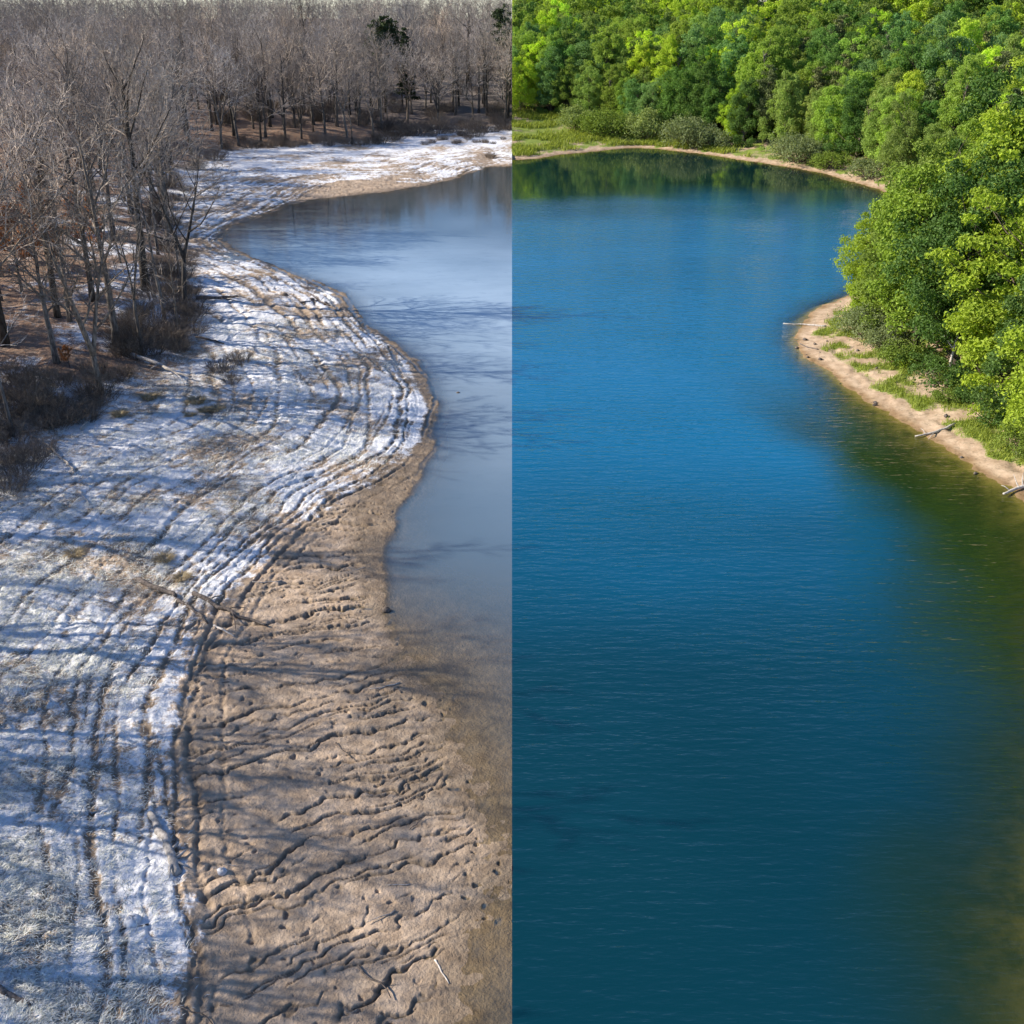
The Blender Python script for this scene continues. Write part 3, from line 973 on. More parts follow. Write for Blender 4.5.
# ---- brush along the winter shore
BRUSH = [bare_shrub(51, 1.7, 2.2, 90), bare_shrub(52, 1.4, 1.3, 80), bare_shrub(53, 2.2, 1.6, 110)]
BR = [(150, 352, 1, 1.2, 'dense brown thicket at the bank corner'), (172, 345, 0, 1.0, 'tall brown brush beside the thicket at the bank corner'), (186, 322, 0, .9, 'brown brush at the edge of the frosted shore'),
      (222, 372, 1, .95, 'grey brown brush clump alone on the frosted flat'), (240, 362, 1, .85, 'smaller brush clump touching the clump on the frosted flat'), (232, 382, 1, .65, 'low brush clump before the clump on the frosted flat'),
      (20, 470, 2, .9, 'dark shaded brush at the left edge'), (40, 455, 1, 1.0, 'shaded brush left of the fallen white branch'), (55, 425, 2, .9, 'shaded grey brush under the bank'), (100, 400, 2, .8, 'grey brush before the fallen log'),
      (85, 420, 1, .9, 'low dark brush at the foot of the bank'), (120, 378, 1, .9, 'brush behind the fallen log'), (30, 400, 2, .9, 'grey brush high on the shaded bank'), (62, 385, 1, .9, 'frosted brush in the middle of the shaded bank'), (95, 372, 1, .8, 'pale brush under the straight-trunked tree'),
      (5, 490, 2, .9, 'dark brush in the lower left corner of the shaded bank'), (8, 440, 2, 1., 'dark brush around the thin sapling'),
      (490, 158, 1, .9, 'small dark bush at the tip of the far snow'), (215, 160, 2, 1.2, 'dark brush at the back of the cove'), (198, 170, 0, 1.1, 'tall brush left of the cove')]
for _ in range(15):
    t = rnd.random()
    BR.append((rnd.uniform(-5, 128 - 95 * t), 372 + 100 * t + rnd.uniform(-8, 8), rnd.randrange(3), rnd.uniform(.6, 1.05), 'bank'))
for px in range(228, 400, 11):
    BR.append((px + rnd.uniform(-3, 3), 148 - (px - 228) * .045 + rnd.uniform(-2, 3), rnd.randrange(3), rnd.uniform(.9, 1.3), None))
for px in range(405, 512, 8):
    BR.append((px + rnd.uniform(-3, 3), 131 + rnd.uniform(-4, 6), rnd.randrange(3), rnd.uniform(.9, 1.4), None))
for px in range(425, 512, 7):
    BR.append((px + rnd.uniform(-3, 3), 141 + rnd.uniform(-3, 5), 1, rnd.uniform(.45, .75), 'low'))
for _ in range(70):
    BR.append((rnd.uniform(205, 511), rnd.uniform(98, 138), rnd.randrange(3), rnd.uniform(1.1, 1.9), 'deep'))
for (py, a, b) in ((352, 120, 182), (340, 105, 190), (325, 125, 195), (312, 140, 195), (300, 150, 190), (280, 150, 185), (255, 150, 180), (230, 150, 178), (205, 155, 175), (185, 165, 190)):
    for _ in range(4):
        BR.append((rnd.uniform(a, b), py + rnd.uniform(-10, 10), rnd.randrange(3), rnd.uniform(.7, 1.1), 'near'))
for (px, py, pi, sc, lb) in BR:
    x, y, z = spot(px, py)
    if x > -1: continue
    grp = None
    if lb is None: lb, grp = ('brown brush fringing the wood behind the far snowy shore', 'brush along the far snowy shore')
    elif lb == 'low': lb, grp = ('low brown reeds and brush dotting the snow right of the dock', 'low brush right of the dock')
    elif lb == 'bank': lb, grp = ('dark tangled brush on the shaded slope of the near left bank', 'brush on the shaded left slope')
    elif lb == 'deep': lb, grp = ('brown undergrowth among the trunks of the far winter wood', 'undergrowth of the far winter wood')
    elif lb == 'near': lb, grp = ('brown underbrush at the feet of the near bank trees', 'underbrush of the near bank')
    plant('bare_shrub', BRUSH[pi], ('brush', pi), (x, y, z - .05), rnd.uniform(0, 6), sc * rnd.uniform(.95, 1.1), lb, 'shrub', grp or 'brush of the winter shore', clip=-1)


# ---- tufts of straw grass on the frosted flat
def tuft(seed, n, L, Rr, up=.7):
    nr = np.random.RandomState(seed)
    a, q = nr.uniform(0, 2 * PI, n), nr.uniform(0, 1, n) ** .6
    B = np.stack([np.cos(a) * q * Rr, np.sin(a) * q * Rr, 0 * a], 1)
    o = np.stack([np.cos(a + nr.normal(0, .5, n)), np.sin(a + nr.normal(0, .5, n)), 0 * a], 1)
    l = L * nr.uniform(.5, 1.2, n)[:, None]
    Mp = B + o * l * .25 + np.array([0, 0, 1.]) * l * up * .6
    E_ = B + o * l * .8 + np.array([0, 0, 1.]) * l * up * nr.uniform(.3, 1, n)[:, None]
    sd = np.cross(o, [0, 0, 1.]) * .014
    V = np.stack([B - sd, B + sd, Mp + sd * .8, Mp - sd * .8, E_], 1).reshape(-1, 3)
    i = np.arange(n)[:, None] * 5
    mb = MB()
    mb.add(V, i + np.array([[0, 1, 2, 3]]), i + np.array([[3, 2, 4]]), np.repeat(nr.uniform(0, 1, n), 5))
    return mb


TUFT = tuft(61, 420, .55, .35).mesh('grass_tuft', M_FROSTG)
for i, (px, py, sc, lb) in enumerate(((197, 402, 1.4, 'largest straw grass tuft before the grey brush clump'), (217, 410, 1.2, 'straw grass tuft right of the largest one'), (205, 412, 1.0, 'straw grass tuft nearest the camera in its clump'), (190, 415, .8, 'small straw tuft at the left of the clump'),
                                      (150, 398, 1.3, 'pale straw tuft below the fallen log'), (120, 415, 1.2, 'straw grass tuft on the shaded snow'), (165, 560, 1.0, 'straw tuft behind the dark log'), (182, 578, .9, 'straw tuft right of the dark log'), (75, 555, 1.0, 'straw tuft by the long rut'))):
    x, y, z = spot(px, py)
    o = link('grass_tuft', TUFT)
    o.location, o.rotation_euler, o.scale = (x, y, z - .03), (0, 0, i), (sc, sc, sc * .8)
    o.color = (.52, .42, .29, 1)
    tag(o, lb, 'grass', 'straw grass tufts on the frosted shore')

# ---- frost-covered flattened grass
nr = np.random.RandomState(5)
n = 520000
yy = 18 + 76 * nr.rand(n) ** 1.7
xx = -nr.rand(n) * (yy * .52 + 8)
sv = sdf(MUD, SHORE_W_C, xx, yy)
wv = sdf(WOOD_W, SHORE_W_C, xx, yy)
dens = sm(-.2, 4, sv) * sm(4, -2, wv) * (.25 + .75 * sm(-.25, .3, fbm(xx * .25, yy * .25, 301, 3)))
ok = nr.rand(n) < dens
xx, yy, sv = xx[ok], yy[ok], sv[ok]
zz = h_winter(xx, yy)
n = len(xx)
print('blades', n)
# blades lie over in the direction of the locally combed sward
an = 2.2 * fbm(xx * .5, yy * .5, 305, 3) + nr.normal(0, .6, n)
l = nr.uniform(.10, .32, n)[:, None]
o3 = np.stack([np.cos(an), np.sin(an), 0 * an], 1)
B = np.stack([xx, yy, zz - .02], 1)
upv = np.array([0, 0, 1.]) * nr.uniform(.15, .75, n)[:, None]
Mp = B + (o3 * .4 + upv * .7) * l
E_ = B + (o3 + upv * .75) * l
sd = np.stack([-np.sin(an), np.cos(an), 0 * an], 1) * nr.uniform(.006, .015, n)[:, None]
V = np.stack([B - sd, B + sd, Mp + sd, Mp - sd, E_], 1).reshape(-1, 3)
i = np.arange(n)[:, None] * 5
tn = np.repeat(np.where(nr.rand(n) < .68, nr.uniform(.6, 1, n), nr.uniform(0, .45, n)), 5)
me = mesh_np('frosted_grass', V, [i + np.array([[0, 1, 2, 3]]), i + np.array([[3, 2, 4]])], M_FROSTG, {'tint': tn})
o = tag(link('frosted_grass', me), 'flattened grass white with frost on the near shore', 'grass', kind='stuff')
o.color = (.72, .74, .78, 1)


# ---- fallen wood
def log_thing(name, pts, r0, r1, mt, label, cat, stubs=(), group=None, lift=.6, wig=.03, sides=8):
    """pts: picture points of the log from thick to thin end; stubs: (t, picture point of the branch tip, height)"""
    P = [spot(*p) for p in pts]
    P = np.array([(x, y, z + r0 * lift) for x, y, z in P])
    Q = []
    nr = np.random.RandomState(int(abs(P[0][0] * 31 + P[0][1] * 7)) % 9999)
    for a, b in zip(P[:-1], P[1:]):
        for k in range(4): Q.append(a + (b - a) * k / 4)
    Q.append(P[-1])
    Q = np.array(Q)
    L = np.linalg.norm(P[-1] - P[0])
    Q[1:-1] += nr.normal(0, wig * min(L, 4) * .4, (len(Q) - 2, 3)) * np.array([1, 1, .3])
    root = bpy.data.objects.new(name, None)
    C.objects.link(root)
    base = Vector(P[0])
    root.location = base
    tag(root, label, cat, group)
    mb = MB()
    n = len(Q)
    tt = np.linspace(0, 1, n)
    mb.tube(Q - P[0], (r0 + (r1 - r0) * tt) * nr.uniform(.9, 1.12, n), sides)
    link('stem', mb.mesh('stem', mt, True), root)
    for (t, tip, hh) in stubs:
        q = Q[int(t * (n - 1))]
        x, y, z = spot(*tip)
        e = np.array([x, y, z + hh])
        m = (q + e) / 2 + nr.normal(0, .05, 3) + np.array([0, 0, .08])
        b = MB()
        rr = (r0 + (r1 - r0) * t) * .5
        b.tube(np.array([q, m, e]) - P[0], [rr, rr * .7, rr * .25], 5)
        link('branch', b.mesh('branch', mt, True), root)
    return root


log_thing('fallen_branch', [(14, 425), (28, 434), (50, 448), (64, 462), (76, 474)], .11, .04, M_DEAD, 'long pale fallen branch sloping down from the thin sapling at the left edge', 'branch', [(.55, (40, 462), .3), (.8, (88, 486), .05)], lift=1.5)
log_thing('fallen_log', [(132, 358), (160, 368), (176, 377), (192, 381)], .16, .06, M_DEAD, 'pale fallen log reaching from the brown thicket onto the snow', 'log', [(.7, (186, 388), .05), (.4, (150, 372), .2)], lift=2.0)
log_thing('fallen_branch', [(15, 395), (30, 382), (44, 374)], .07, .03, M_DEAD, 'pale branch lying across the shaded brush', 'branch', [(.5, (38, 392), .1)], lift=3)
log_thing('fallen_branch', [(81, 432), (88, 422), (94, 412)], .07, .04, M_DEAD, 'short pale broken branch propped on the dark brush', 'branch', lift=3)
log_thing('fallen_branch', [(80, 492), (86, 500), (90, 505)], .06, .03, M_DEAD, 'short white branch on the snow under the brush', 'branch')
log_thing('fallen_log', [(138, 582), (158, 590), (176, 598)], .15, .10, M_DARKWOOD, 'dark grey log lying at the rut bend on the frost', 'log', lift=.8)
log_thing('fallen_branch', [(176, 600), (196, 612), (208, 624)], .08, .05, M_DARKWOOD, 'dark branch running on from the log at the rut bend', 'branch')
log_thing('fallen_log', [(194, 595), (212, 604), (238, 618), (268, 627)], .12, .05, M_DARKWOOD, 'long split log at the edge of the mud with pale broken end', 'log', [(.3, (222, 600), .25), (.5, (248, 612), .2), (.6, (236, 632), .05)])
log_thing('fallen_branch', [(214, 626), (226, 632), (234, 637)], .06, .03, M_DEAD, 'short pale branch below the split log', 'branch')
log_thing('fallen_branch', [(48, 609), (72, 617), (96, 624)], .07, .03, M_DEAD, 'straight whitish stick lying on the left frost', 'branch')
log_thing('driftwood_log', [(150, 816), (164, 840), (172, 858), (178, 876)], .12, .15, M_DEAD, 'bleached driftwood log with splintered end beside the near ruts', 'log', [(.75, (188, 852), .15), (.85, (186, 868), .1), (.9, (170, 880), .1), (.6, (180, 842), .1)], lift=.9)
log_thing('mud_stick', [(435, 960), (442, 972), (449, 984)], .03, .015, M_DEAD, 'straight pale stick on the mud at the bottom', 'stick')
log_thing('fallen_log', [(-6, 988), (14, 998), (32, 1006)], .10, .06, M_DARKWOOD, 'dark log in the frosted grass at the lower left corner', 'log')
log_thing('fallen_log', [(196, 300), (220, 300), (238, 298)], .2, .08, M_DARKWOOD, 'dark fallen trunk on the snow at the cove corner', 'log', [(.6, (245, 304), .1), (.8, (252, 300), .1)], lift=1.)
log_thing('fallen_log', [(196, 338), (212, 341), (224, 344)], .12, .05, M_DARKWOOD, 'short dark log behind the grey brush clump', 'log')
log_thing('fallen_branch', [(214, 386), (240, 394), (262, 400)], .06, .03, M_DEAD, 'thin pale branch before the brush clump on the flat', 'branch')
log_thing('fallen_branch', [(300, 303), (318, 301), (330, 306)], .09, .05, M_DARKWOOD, 'dark driftwood tangle near the tip of the spit', 'branch', [(.5, (310, 297), .3), (.7, (326, 298), .2)])
log_thing('lake_stick', [(826, 327), (805, 325), (783, 324)], .10, .05, M_DEAD, 'bleached log poking off the summer cape into the lake', 'log', lift=.5)
log_thing('driftwood_log', [(955, 425), (935, 433), (915, 437)], .10, .05, M_DEAD, 'grey driftwood log lying across the summer beach', 'log', [(.8, (920, 431), .2), (.6, (928, 440), .05)])
log_thing('driftwood_log', [(1034, 486), (1018, 490), (1003, 496)], .14, .06, M_DEAD, 'bleached driftwood with forked ends at the right edge of the beach', 'log', [(.5, (1012, 482), .5), (.8, (1000, 490), .3), (.4, (1022, 480), .5)], lift=1.)
log_thing('driftwood_log', [(818, 350), (808, 348), (800, 344)], .07, .04, M_DARKWOOD, 'small dark drift log at the tip of the summer cape', 'log')


BEACH = [p for p in SHORE_S if 50 < p[1] < 92 and p[0] < 36]
STICK = []
for k in range(4):
    b = MB()
    nr = np.random.RandomState(600 + k)
    P = np.cumsum(np.vstack([[0, 0, 0]] + [[.22, nr.normal(0, .05), nr.normal(0, .01)] for _ in range(5)]), 0)
    b.tube(P, np.linspace(.028, .012, 6), 5)
    b.tube([P[3], P[3] + np.array([.14, .16, .04])], [.014, .006], 4)
    STICK.append(b.mesh('stick', M_DEAD if k % 2 else M_DARKWOOD, True))
for i in range(28):
    for _ in range(200):
        px, py = rnd.uniform(5, 500), rnd.uniform(430, 1015)
        x, y, z = spot(px, py)
        if h_winter(np.array([x]), np.array([y]), True)[1][0] > .8: break
    o = link('stick', STICK[i % 4])
    k = rnd.uniform(.5, 1.5)
    o.location, o.rotation_euler, o.scale = (x, y, z + .03), (0, rnd.uniform(-.06, .06), rnd.uniform(0, 6.28)), (k, k, k)
    tag(o, 'short weathered stick littering the winter shore', 'stick', 'sticks littering the winter shore')

# ---- stones and clods at the water
def stone(seed, r):
    nr = np.random.RandomState(seed)
    bmv = []
    n1, n2 = 7, 9
    for i in range(n1):
        for j in range(n2):
            th, ph = PI * i / (n1 - 1), 2 * PI * j / n2
            q = r * (1 + .35 * pn(np.array([math.cos(ph) * 1.3 + seed]), np.array([math.sin(ph) * 1.3 + th]), seed)[0])
            bmv.append((q * math.sin(th) * math.cos(ph), q * math.sin(th) * math.sin(ph), q * math.cos(th) * .65))
    f = [(i * n2 + j, (i + 1) * n2 + j, (i + 1) * n2 + (j + 1) % n2, i * n2 + (j + 1) % n2) for i in range(n1 - 1) for j in range(n2)]
    mb = MB()
    mb.add(bmv, f)
    return mb


STONE = [stone(k, .22).mesh('stone', M_DARKWOOD, True) for k in range(3)]
STONE_F = stone(5, .22).mesh('stone', M_FROSTED, True)
for i, (px, py, sc, lb) in enumerate(((386, 611, 1.0, 'dark lump at the tip of the mud by the water'), (312, 300, 1.2, 'dark stone on the spit'), (285, 295, 1.3, 'dark clod on the snowy spit'), (326, 304, 1.0, 'dark stone near the edge of the spit'),
                                      (133, 922, 1.3, 'frosted round stone in the near frost'), (458, 393, .6, 'small dark stone standing in the pond'), (222, 872, .8, 'frosted clod on the near mud edge'), (805, 340, 1.0, 'stone on the summer cape'), (797, 348, .8, 'stone in the shallows off the cape'))):
    x, y, z = spot(px, py)
    o = link('stone', (STONE + [STONE_F])[3 if 'frosted' in lb else i % 3])
    o.location, o.rotation_euler, o.scale = (x, y, z + .02), (0, 0, i * 1.3), (sc, sc, sc)
    tag(o, lb, 'stone')

for i in range(34):
    t = rnd.random()
    k = int(t * (len(BEACH) - 1))
    bx, by = BEACH[k]
    nx, ny = bx + rnd.uniform(-.8, 4.2), by + rnd.uniform(-.5, .5)
    o = link('stone', STONE[i % 3])
    q_ = rnd.uniform(.3, 1.0)
    o.location, o.rotation_euler, o.scale = (nx, ny, hz(nx, ny) + .02), (0, 0, i), (q_, q_ * rnd.uniform(.6, 1), q_)
    tag(o, 'small dark stone on the pale sand of the summer beach', 'stone', 'stones along the summer beach')

# ---- small grey dock on the far winter shore
x, y, z = spot(402, 135)
root = bpy.data.objects.new('wooden_dock', None)
C.objects.link(root)
root.location = (x, y, z)
tag(root, 'small grey wooden dock left dry at the far end of the snowy cove', 'dock')
b = MB()
for k in range(16): b.box((-1.95 + k * .26, 0, .75), (.24, 1.5, .06))
link('deck', b.mesh('deck', M_DOCK), root)
b = MB(); b.box((0, -.72, .62), (4.2, .08, .2))
link('beam', b.mesh('beam', M_DOCK), root)
b = MB(); b.box((0, .72, .62), (4.2, .08, .2))
link('beam', b.mesh('beam', M_DOCK), root)
for px_ in (-1.9, -.6, .7, 1.9):
    for py_ in (-.82, .82):
        b = MB(); b.tube([(px_, py_, -.4), (px_, py_, .95)], .08, 8)
        link('post', b.mesh('post', M_DOCK, True), root)

# ------------------------------------------------------------------ summer wood
TREES = [
    ('round', leafy_tree(101, 17, 4.4, 2.4, 110, 330, .29, lobe=(.15, .33))),
    ('tall', leafy_tree(102, 19, 3.7, 2.6, 110, 330, .29, shape='tall', lobe=(.16, .36))),
    ('wide', leafy_tree(103, 15, 4.9, 2.2, 115, 330, .29, shape='wide', lobe=(.13, .31))),
    ('round', leafy_tree(104, 16, 4.1, 1.8, 105, 330, .27, lobe=(.15, .34))),
    ('layered', leafy_tree(105, 14.5, 4.0, 1.6, 120, 330, .27, layered=True, lobe=(.16, .32))),
    ('tall', leafy_tree(106, 18, 4.0, 1.8, 105, 330, .30, shape='tall', lobe=(.17, .38))),
]
PINE = pine_tree(111, 16, 3.4, 3.0, 60, .34, False)
SHRUB = [leafy_shrub(121, 2.4, 3.4, 34, 330, .17), leafy_shrub(122, 1.7, 1.9, 26, 330, .15), leafy_shrub(123, 2.9, 2.6, 40, 300, .17)]
LIME, MIDG, DEEP, OLIVE, GREY, BLUEG = (.32, .425, .045), (.195, .275, .05), (.095, .18, .042), (.17, .235, .06), (.22, .27, .13), (.13, .22, .08)
placed_s = Places()
SH = [(1000, 404, 4, 1.0, LIME, 'bright lime green layered maple at the right edge of the beach wood'), (1082, 462, 2, .8, LIME, 'broad tree cut by the right picture edge above the beach'),
      (955, 372, 3, .98, DEEP, 'deep green tree with dark hollows left of the lime maple'), (915, 352, 0, .92, (.24, .35, .05), 'round mid green tree at the front of the beach wood'),
      (892, 332, 5, .66, MIDG, 'bright tree over the willow bush on the cape'), (868, 304, 3, .56, LIME, 'small yellow-green tree at the tip of the cape'), (890, 292, 1, .62, (.26, .37, .05), 'tall tree behind the tip of the cape'),
      (985, 345, 5, 1.05, LIME, 'big yellow-green tree behind the lime maple'), (1020, 350, 0, 1.0, LIME, 'wide lime tree at the right edge behind the maple'), (935, 318, 2, .95, MIDG, 'broad tree in the middle of the beach wood'),
      (915, 280, 0, .72, (.27, .37, .05), 'round tree on the back of the cape')]
for (px, py, pi, sc, col, lb) in SH:
    x, y, z = spot(px, py)
    plant('leafy_tree', TREES[pi][1], ('leaf', pi), (x, y, z - .9), rnd.uniform(0, 6.28), sc, lb, 'tree', 'summer trees of the near right bank', color=col)
    placed_s.append((x, y))

cand = [(rnd.random(), rnd.uniform(55, 370)) for _ in range(60000)]
cy = np.array([c[1] for c in cand])
cx = np.array([c[0] for c in cand]) * (cy * .56 + 14)
wd = sdf(WOOD_S, SHORE_S_C, cx, cy)
count = 0
for i in range(len(cand)):
    if count >= 290: break
    x, y, wv = cx[i], cy[i], wd[i]
    if wv < 1.0: continue
    D_ = math.hypot(x, y)
    if wv > (38 if y > 165 else 60): continue
    if wv > 45 and y < 130: continue
    sp = 4.1 if y < 165 else 3.7
    zt = hz(x, y)
    if not in_view(x, y, zt + 13, 50): continue
    if placed_s.near(x, y, sp): continue
    placed_s.append((x, y))
    pine = rnd.random() < (.22 if 40 < x < 100 and y > 130 else .05)
    pi = rnd.choice([0, 1, 2, 3, 5] if y > 150 else [0, 1, 2, 3, 4, 5])
    bias = pn(np.array([x * .03]), np.array([y * .03]), 401)[0]
    base = rnd.choice([MIDG, MIDG, LIME, DEEP, BLUEG, OLIVE] if y > 150 else [LIME, LIME, LIME, MIDG, MIDG, DEEP])
    kb = rnd.uniform(.85, 1.2) * (1.5 if y > 150 else 1.08)
    col = tuple(c * kb * rnd.uniform(.94, 1.06) for c in base)
    if pine:
        pr, key, nm, col = PINE, 'pine', 'pine_tree', (.135 * rnd.uniform(.8, 1.2), .175, .065)
    else:
        pr, key, nm = TREES[pi][1], ('leaf', pi), 'leafy_tree'
    front = wv < 6
    sc = rnd.uniform(.6, .85) if front else rnd.uniform(.72, 1.02)
    if y < 165:                                           # the crowns of the near bank step down towards the cape
        u_, v_ = to_px(x, y, zt)
        lim = 205 - max(0, u_ - 856) * .82 + rnd.uniform(0, 22)
        zz_ = zt + 18
        while zz_ > zt + 4 and to_px(x, y, zz_)[1] < lim: zz_ -= .4
        sc = min(sc, (zz_ - zt) / 16.5)
        if sc < .40 or u_ < 862: continue
    tone = {LIME: 'yellow-green', MIDG: 'mid green', DEEP: 'deep green', BLUEG: 'blue-green', OLIVE: 'olive green'}[base]
    kind = 'grey-green pine' if pine else f'{tone} ' + {'round': 'round-crowned tree', 'tall': 'tall-crowned tree', 'wide': 'broad-crowned tree', 'layered': 'layered tree'}[TREES[pi][0]]
    where = ('at the front of the wood along the far summer shore' if front else 'in the full wood on the hill behind the far summer shore') if y > 165 else ('on the shady flank of the wood behind the summer cape' if y > 125 else 'in the dense wood of the near right bank')
    plant(nm, pr, key, (x, y, zt - (1.5 if front and not pine else .15)), rnd.uniform(0, 6.28), (sc * (.86 if y > 165 else .95), sc * (.86 if y > 165 else .95), sc * rnd.uniform(.92, 1.1)), f'{kind} {where}', 'tree', 'trees of the summer wood', color=col,
          tilt=(rnd.uniform(-.04, .04), rnd.uniform(-.04, .04)), clip=1)
    count += 1
print('summer wood', count)

# ---- the deep summer forest on the hill beyond, which reads as one mass: one object per tone of green
DEEPW = [leafy_tree(141, 16, 3.6, 3, 60, 150, .42, lobe=(.18, .36)), leafy_tree(142, 17, 3.2, 3, 60, 150, .42, shape='tall', lobe=(.18, .38)), leafy_tree(143, 15, 3.9, 3, 60, 150, .42, shape='wide', lobe=(.16, .34))]
packs = [[[], [], [], 0] for _ in range(4)]
taken = Places(placed_s)
n_deep = 0
dc = [(rnd.random(), rnd.uniform(150, 440)) for _ in range(9000)]
dy = np.array([c[1] for c in dc]); dx = np.array([c[0] for c in dc]) * (dy * .5 + 12)
dw = sdf(WOOD_S, SHORE_S_C, dx, dy)
for i in range(len(dc)):
    x, y, wv = dx[i], dy[i], dw[i]
    if wv < 34 or (y < 240 and wv < 55) or n_deep >= 420: continue
    if taken.near(x, y, 4.0): continue
    taken.append((x, y)); n_deep += 1
    a, sc = rnd.uniform(0, 6.28), rnd.uniform(.75, 1.1)
    z0 = hz(x, y)
    pk = packs[rnd.randrange(4)]
    V, fs, t = DEEPW[rnd.randrange(3)]['crown'][0]
    W = np.stack([(V[:, 0] * math.cos(a) - V[:, 1] * math.sin(a)) * sc + x, (V[:, 0] * math.sin(a) + V[:, 1] * math.cos(a)) * sc + y, V[:, 2] * sc + z0], 1)
    g_ = fs[0][(W[:, 0] > .01)[fs[0]].all(1)]
    pk[0].append(W); pk[1].append(g_ + pk[3]); pk[2].append(np.clip(t + rnd.uniform(-.15, .15), 0, 1)); pk[3] += len(W)
print('deep summer wood', n_deep)
for pk, col, tn in zip(packs, (MIDG, OLIVE, DEEP, LIME), ('mid green', 'olive green', 'deep green', 'yellow-green')):
    me = mesh_np('summer_forest', np.vstack(pk[0]), [np.vstack(pk[1])], M_LEAF, {'tint': np.concatenate(pk[2])})
    o = tag(link('summer_forest', me), tn + ' crowns of the deep forest on the hill behind the summer lake', 'forest', kind='stuff')
    o.color = (*(c * 1.3 for c in col), 1)


WILLOW = (.27, .34, .12)
BU = [(577, 131, 0, 1.5, WILLOW, 'round grey-green bush at the left of the far meadow'), (604, 135, 2, 1.7, MIDG, 'broad green bush right of the round bush on the far meadow'), 
      (645, 139, 0, 1.7, WILLOW, 'tall willow bush where the far meadow ends'),  (688, 145, 2, 1.8, GREY, 'widest grey willow bush on the far summer shore'), (712, 148, 1, 1.8, GREY, 'grey bush beside the widest willow bush'),
       (797, 163, 2, 1.6, GREY, 'grey-green bush leaning over the far beach'), (832, 168, 1, 1.5, MIDG, 'green bush at the far beach left of the cape'), (870, 178, 1, 1.7, GREY, 'greyish bush at the end of the far beach'),
        
      (868, 338, 2, 1.0, GREY, 'silvery willow bush on the summer cape'), (885, 352, 0, .75, GREY, 'silvery bush right of the willow bush on the cape'), (858, 322, 1, .9, LIME, 'yellow-green bush at the tip of the cape'), (905, 362, 1, 1.1, MIDG, 'green bush in front of the round tree'),
      (943, 383, 1, 1.2, DEEP, 'dark green bush under the deep green tree'), (960, 388, 1, .9, MIDG, 'small green bush left of the lime maple'), (918, 366, 1, .9, DEEP, 'dark low bush between two green bushes'), (1022, 452, 0, .75, MIDG, 'green bush at the right picture edge over the beach'),
      (1010, 425, 1, 1.0, DEEP, 'dark bush under the lime maple'), (975, 400, 1, .8, DEEP, 'dark low bush at the foot of the lime maple')]
for k in range(4):
    t = .25 + k / 4
    px, py = 868 + t * 160, 348 + t * 104 + 6 * math.sin(k * 2.1) - 10 * (1 - t)
    BU.append((px, py, rnd.randrange(3), rnd.uniform(.5, .85), rnd.choice([GREY, MIDG, MIDG, LIME, OLIVE]), 'leafy bush in the hedge-like edge between the beach and the near summer trees'))
for (px, py, pi, sc, col, lb) in BU:
    if py < 200: sc *= 1.15
    x, y, z = spot(px, py)
    plant('leafy_shrub', SHRUB[pi], ('shrub', pi), (x, y, z - .1), rnd.uniform(0, 6.28), sc, lb, 'shrub', 'bushes at the foot of the near summer trees' if 'hedge-like' in lb else 'bushes along the summer shore', color=col, clip=1)

# ---- dead snag and its tangle among the summer trees
x, y, z = spot(951, 366)
SNAG = bare_tree(71, 7, .11, 0, .3, 1.2, .35, .02)
SNAG = {'trunk': (SNAG['trunk'][0], M_DEAD, True), 'branches': (SNAG['crown'][0], M_DEAD, False)}
plant('dead_tree', SNAG, 'snag', (x - .6, y - 1.2, z), 1.0, 1.0, 'bleached dead tree with bare crooked limbs left of the lime maple', 'tree', tilt=(0, -.06))

# ---- grass of the summer bank
nr = np.random.RandomState(9)
n = 300000
yy = 50 + 70 * nr.rand(n)
xx = 20 + nr.rand(n) * 38
d = sdf(SHORE_S, SHORE_S_C, xx, yy)
wv = sdf(WOOD_S, SHORE_S_C, xx, yy)
g = sm(1.0, 2.6, d + .8 * fbm(xx * .35, yy * .35, 222, 3)) * (.52 + .6 * fbm(xx * .4, yy * .4, 224, 4))
ok = (nr.rand(n) < sm(.35, .7, g)) & (wv < 2.5) & (d > 1)
xx, yy = xx[ok], yy[ok]
far_x, far_y = nr.uniform(.05, 42, 90000), nr.uniform(195, 262, 90000)
fd, fw = sdf(SHORE_S, SHORE_S_C, far_x, far_y), sdf(WOOD_S, SHORE_S_C, far_x, far_y)
fk = (fd > 2.0) & (fw < 3) & (nr.rand(90000) < sm(-.25, .35, fbm(far_x * .12, far_y * .12, 410, 4)))
n_near = len(xx)
xx, yy = np.concatenate([xx, far_x[fk]]), np.concatenate([yy, far_y[fk]])
zz = h_summer(xx, yy)
n = len(xx)
big = np.where(np.arange(n) < n_near, 1.0, 2.6)[:, None]
print('summer blades', n, n_near)
an = nr.uniform(0, 2 * PI, n)
l = nr.uniform(.12, .45, n)[:, None] * big
o3 = np.stack([np.cos(an), np.sin(an), 0 * an], 1)
B = np.stack([xx, yy, zz - .02], 1)
Mp = B + (o3 * .2 + np.array([0, 0, .6])) * l
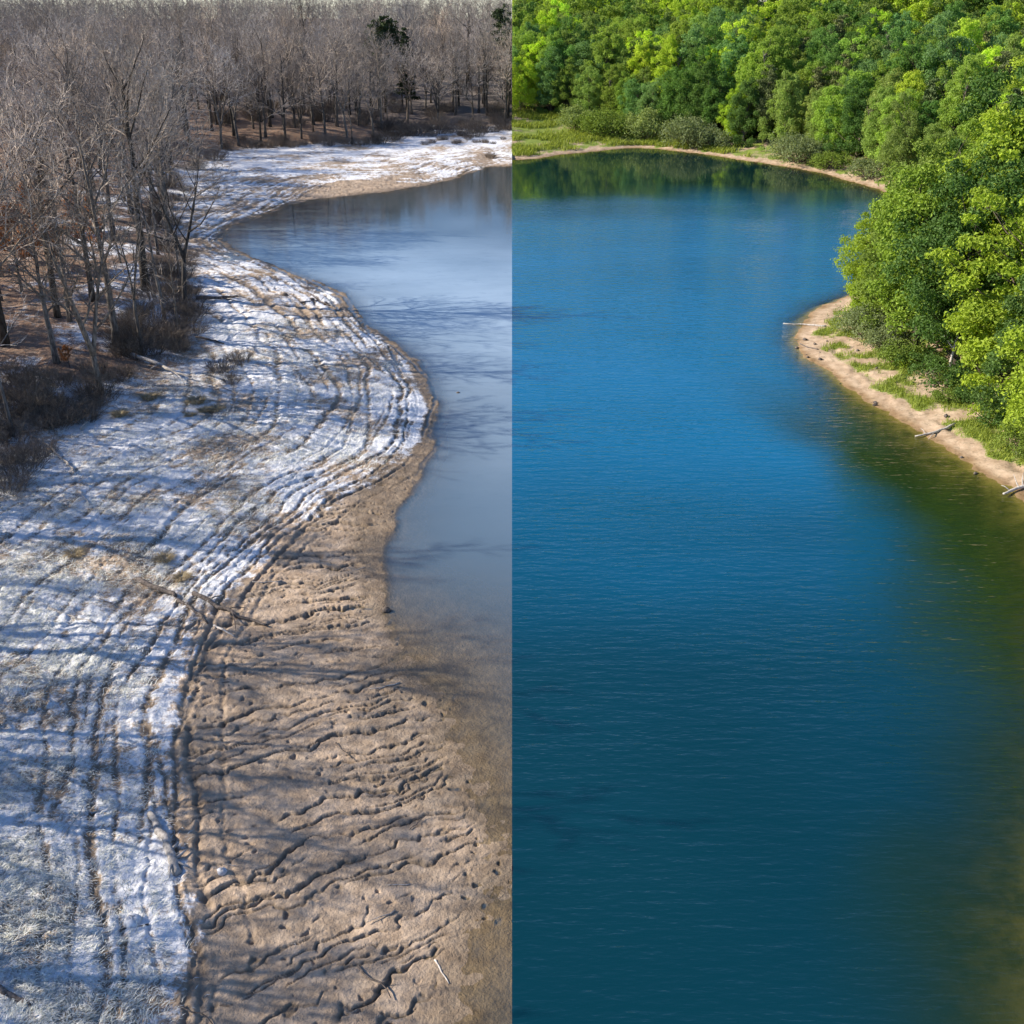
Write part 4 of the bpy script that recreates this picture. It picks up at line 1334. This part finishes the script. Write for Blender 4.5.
E_ = B + (o3 * .6 + np.array([0, 0, .9])) * l
sd = np.stack([-np.sin(an), np.cos(an), 0 * an], 1) * .018 * big
V = np.stack([B - sd, B + sd, Mp + sd, Mp - sd, E_], 1).reshape(-1, 3)
i = np.arange(n)[:, None] * 5
me = mesh_np('bank_grass', V, [i + np.array([[0, 1, 2, 3]]), i + np.array([[3, 2, 4]])], M_LEAF, {'tint': np.repeat(nr.uniform(0, 1, n), 5)})
o = tag(link('bank_grass', me), 'fresh green grass on the sandy summer bank', 'grass', kind='stuff')
o.color = (.27, .33, .06, 1)

# ------------------------------------------------------------------ light
EL, AZ = R(31), R(-85)
w = bpy.data.worlds.new('World')
SC.world = w
w.use_nodes = True
nt = w.node_tree
sk = nt.nodes.new('ShaderNodeTexSky')
sk.sky_type = 'NISHITA'
sk.sun_disc = False
sk.sun_elevation, sk.sun_rotation = EL, AZ
sk.air_density, sk.dust_density, sk.ozone_density = 1.0, .1, 4.0
mx = nt.nodes.new('ShaderNodeMix'); mx.data_type = 'RGBA'; mx.blend_type = 'MULTIPLY'
mx.inputs[0].default_value = 1; mx.inputs[7].default_value = (.92, .97, 1.1, 1)      # a little cooler, as in clear cold air
nt.links.new(sk.outputs[0], mx.inputs[6])
nt.links.new(mx.outputs[2], nt.nodes['Background'].inputs[0])
nt.nodes['Background'].inputs[1].default_value = .092
L = bpy.data.lights.new('sun', 'SUN')
L.energy, L.angle, L.color = 5.0, R(.45), (1, .90, .76)
lo = bpy.data.objects.new('sun', L)
C.objects.link(lo)
sd = Vector((math.sin(AZ) * math.cos(EL), math.cos(AZ) * math.cos(EL), math.sin(EL)))
lo.rotation_euler = sd.to_track_quat('Z', 'Y').to_euler()
lo.location = (-60, 0, 80)

SC.render.engine = 'CYCLES'
SC.cycles.max_bounces = 7
SC.cycles.transparent_max_bounces = 12
SC.cycles.use_denoising = True
SC.view_settings.view_transform = 'Standard'
SC.view_settings.look = 'None'
SC.view_settings.exposure = 0.78
SC.view_settings.gamma = 1
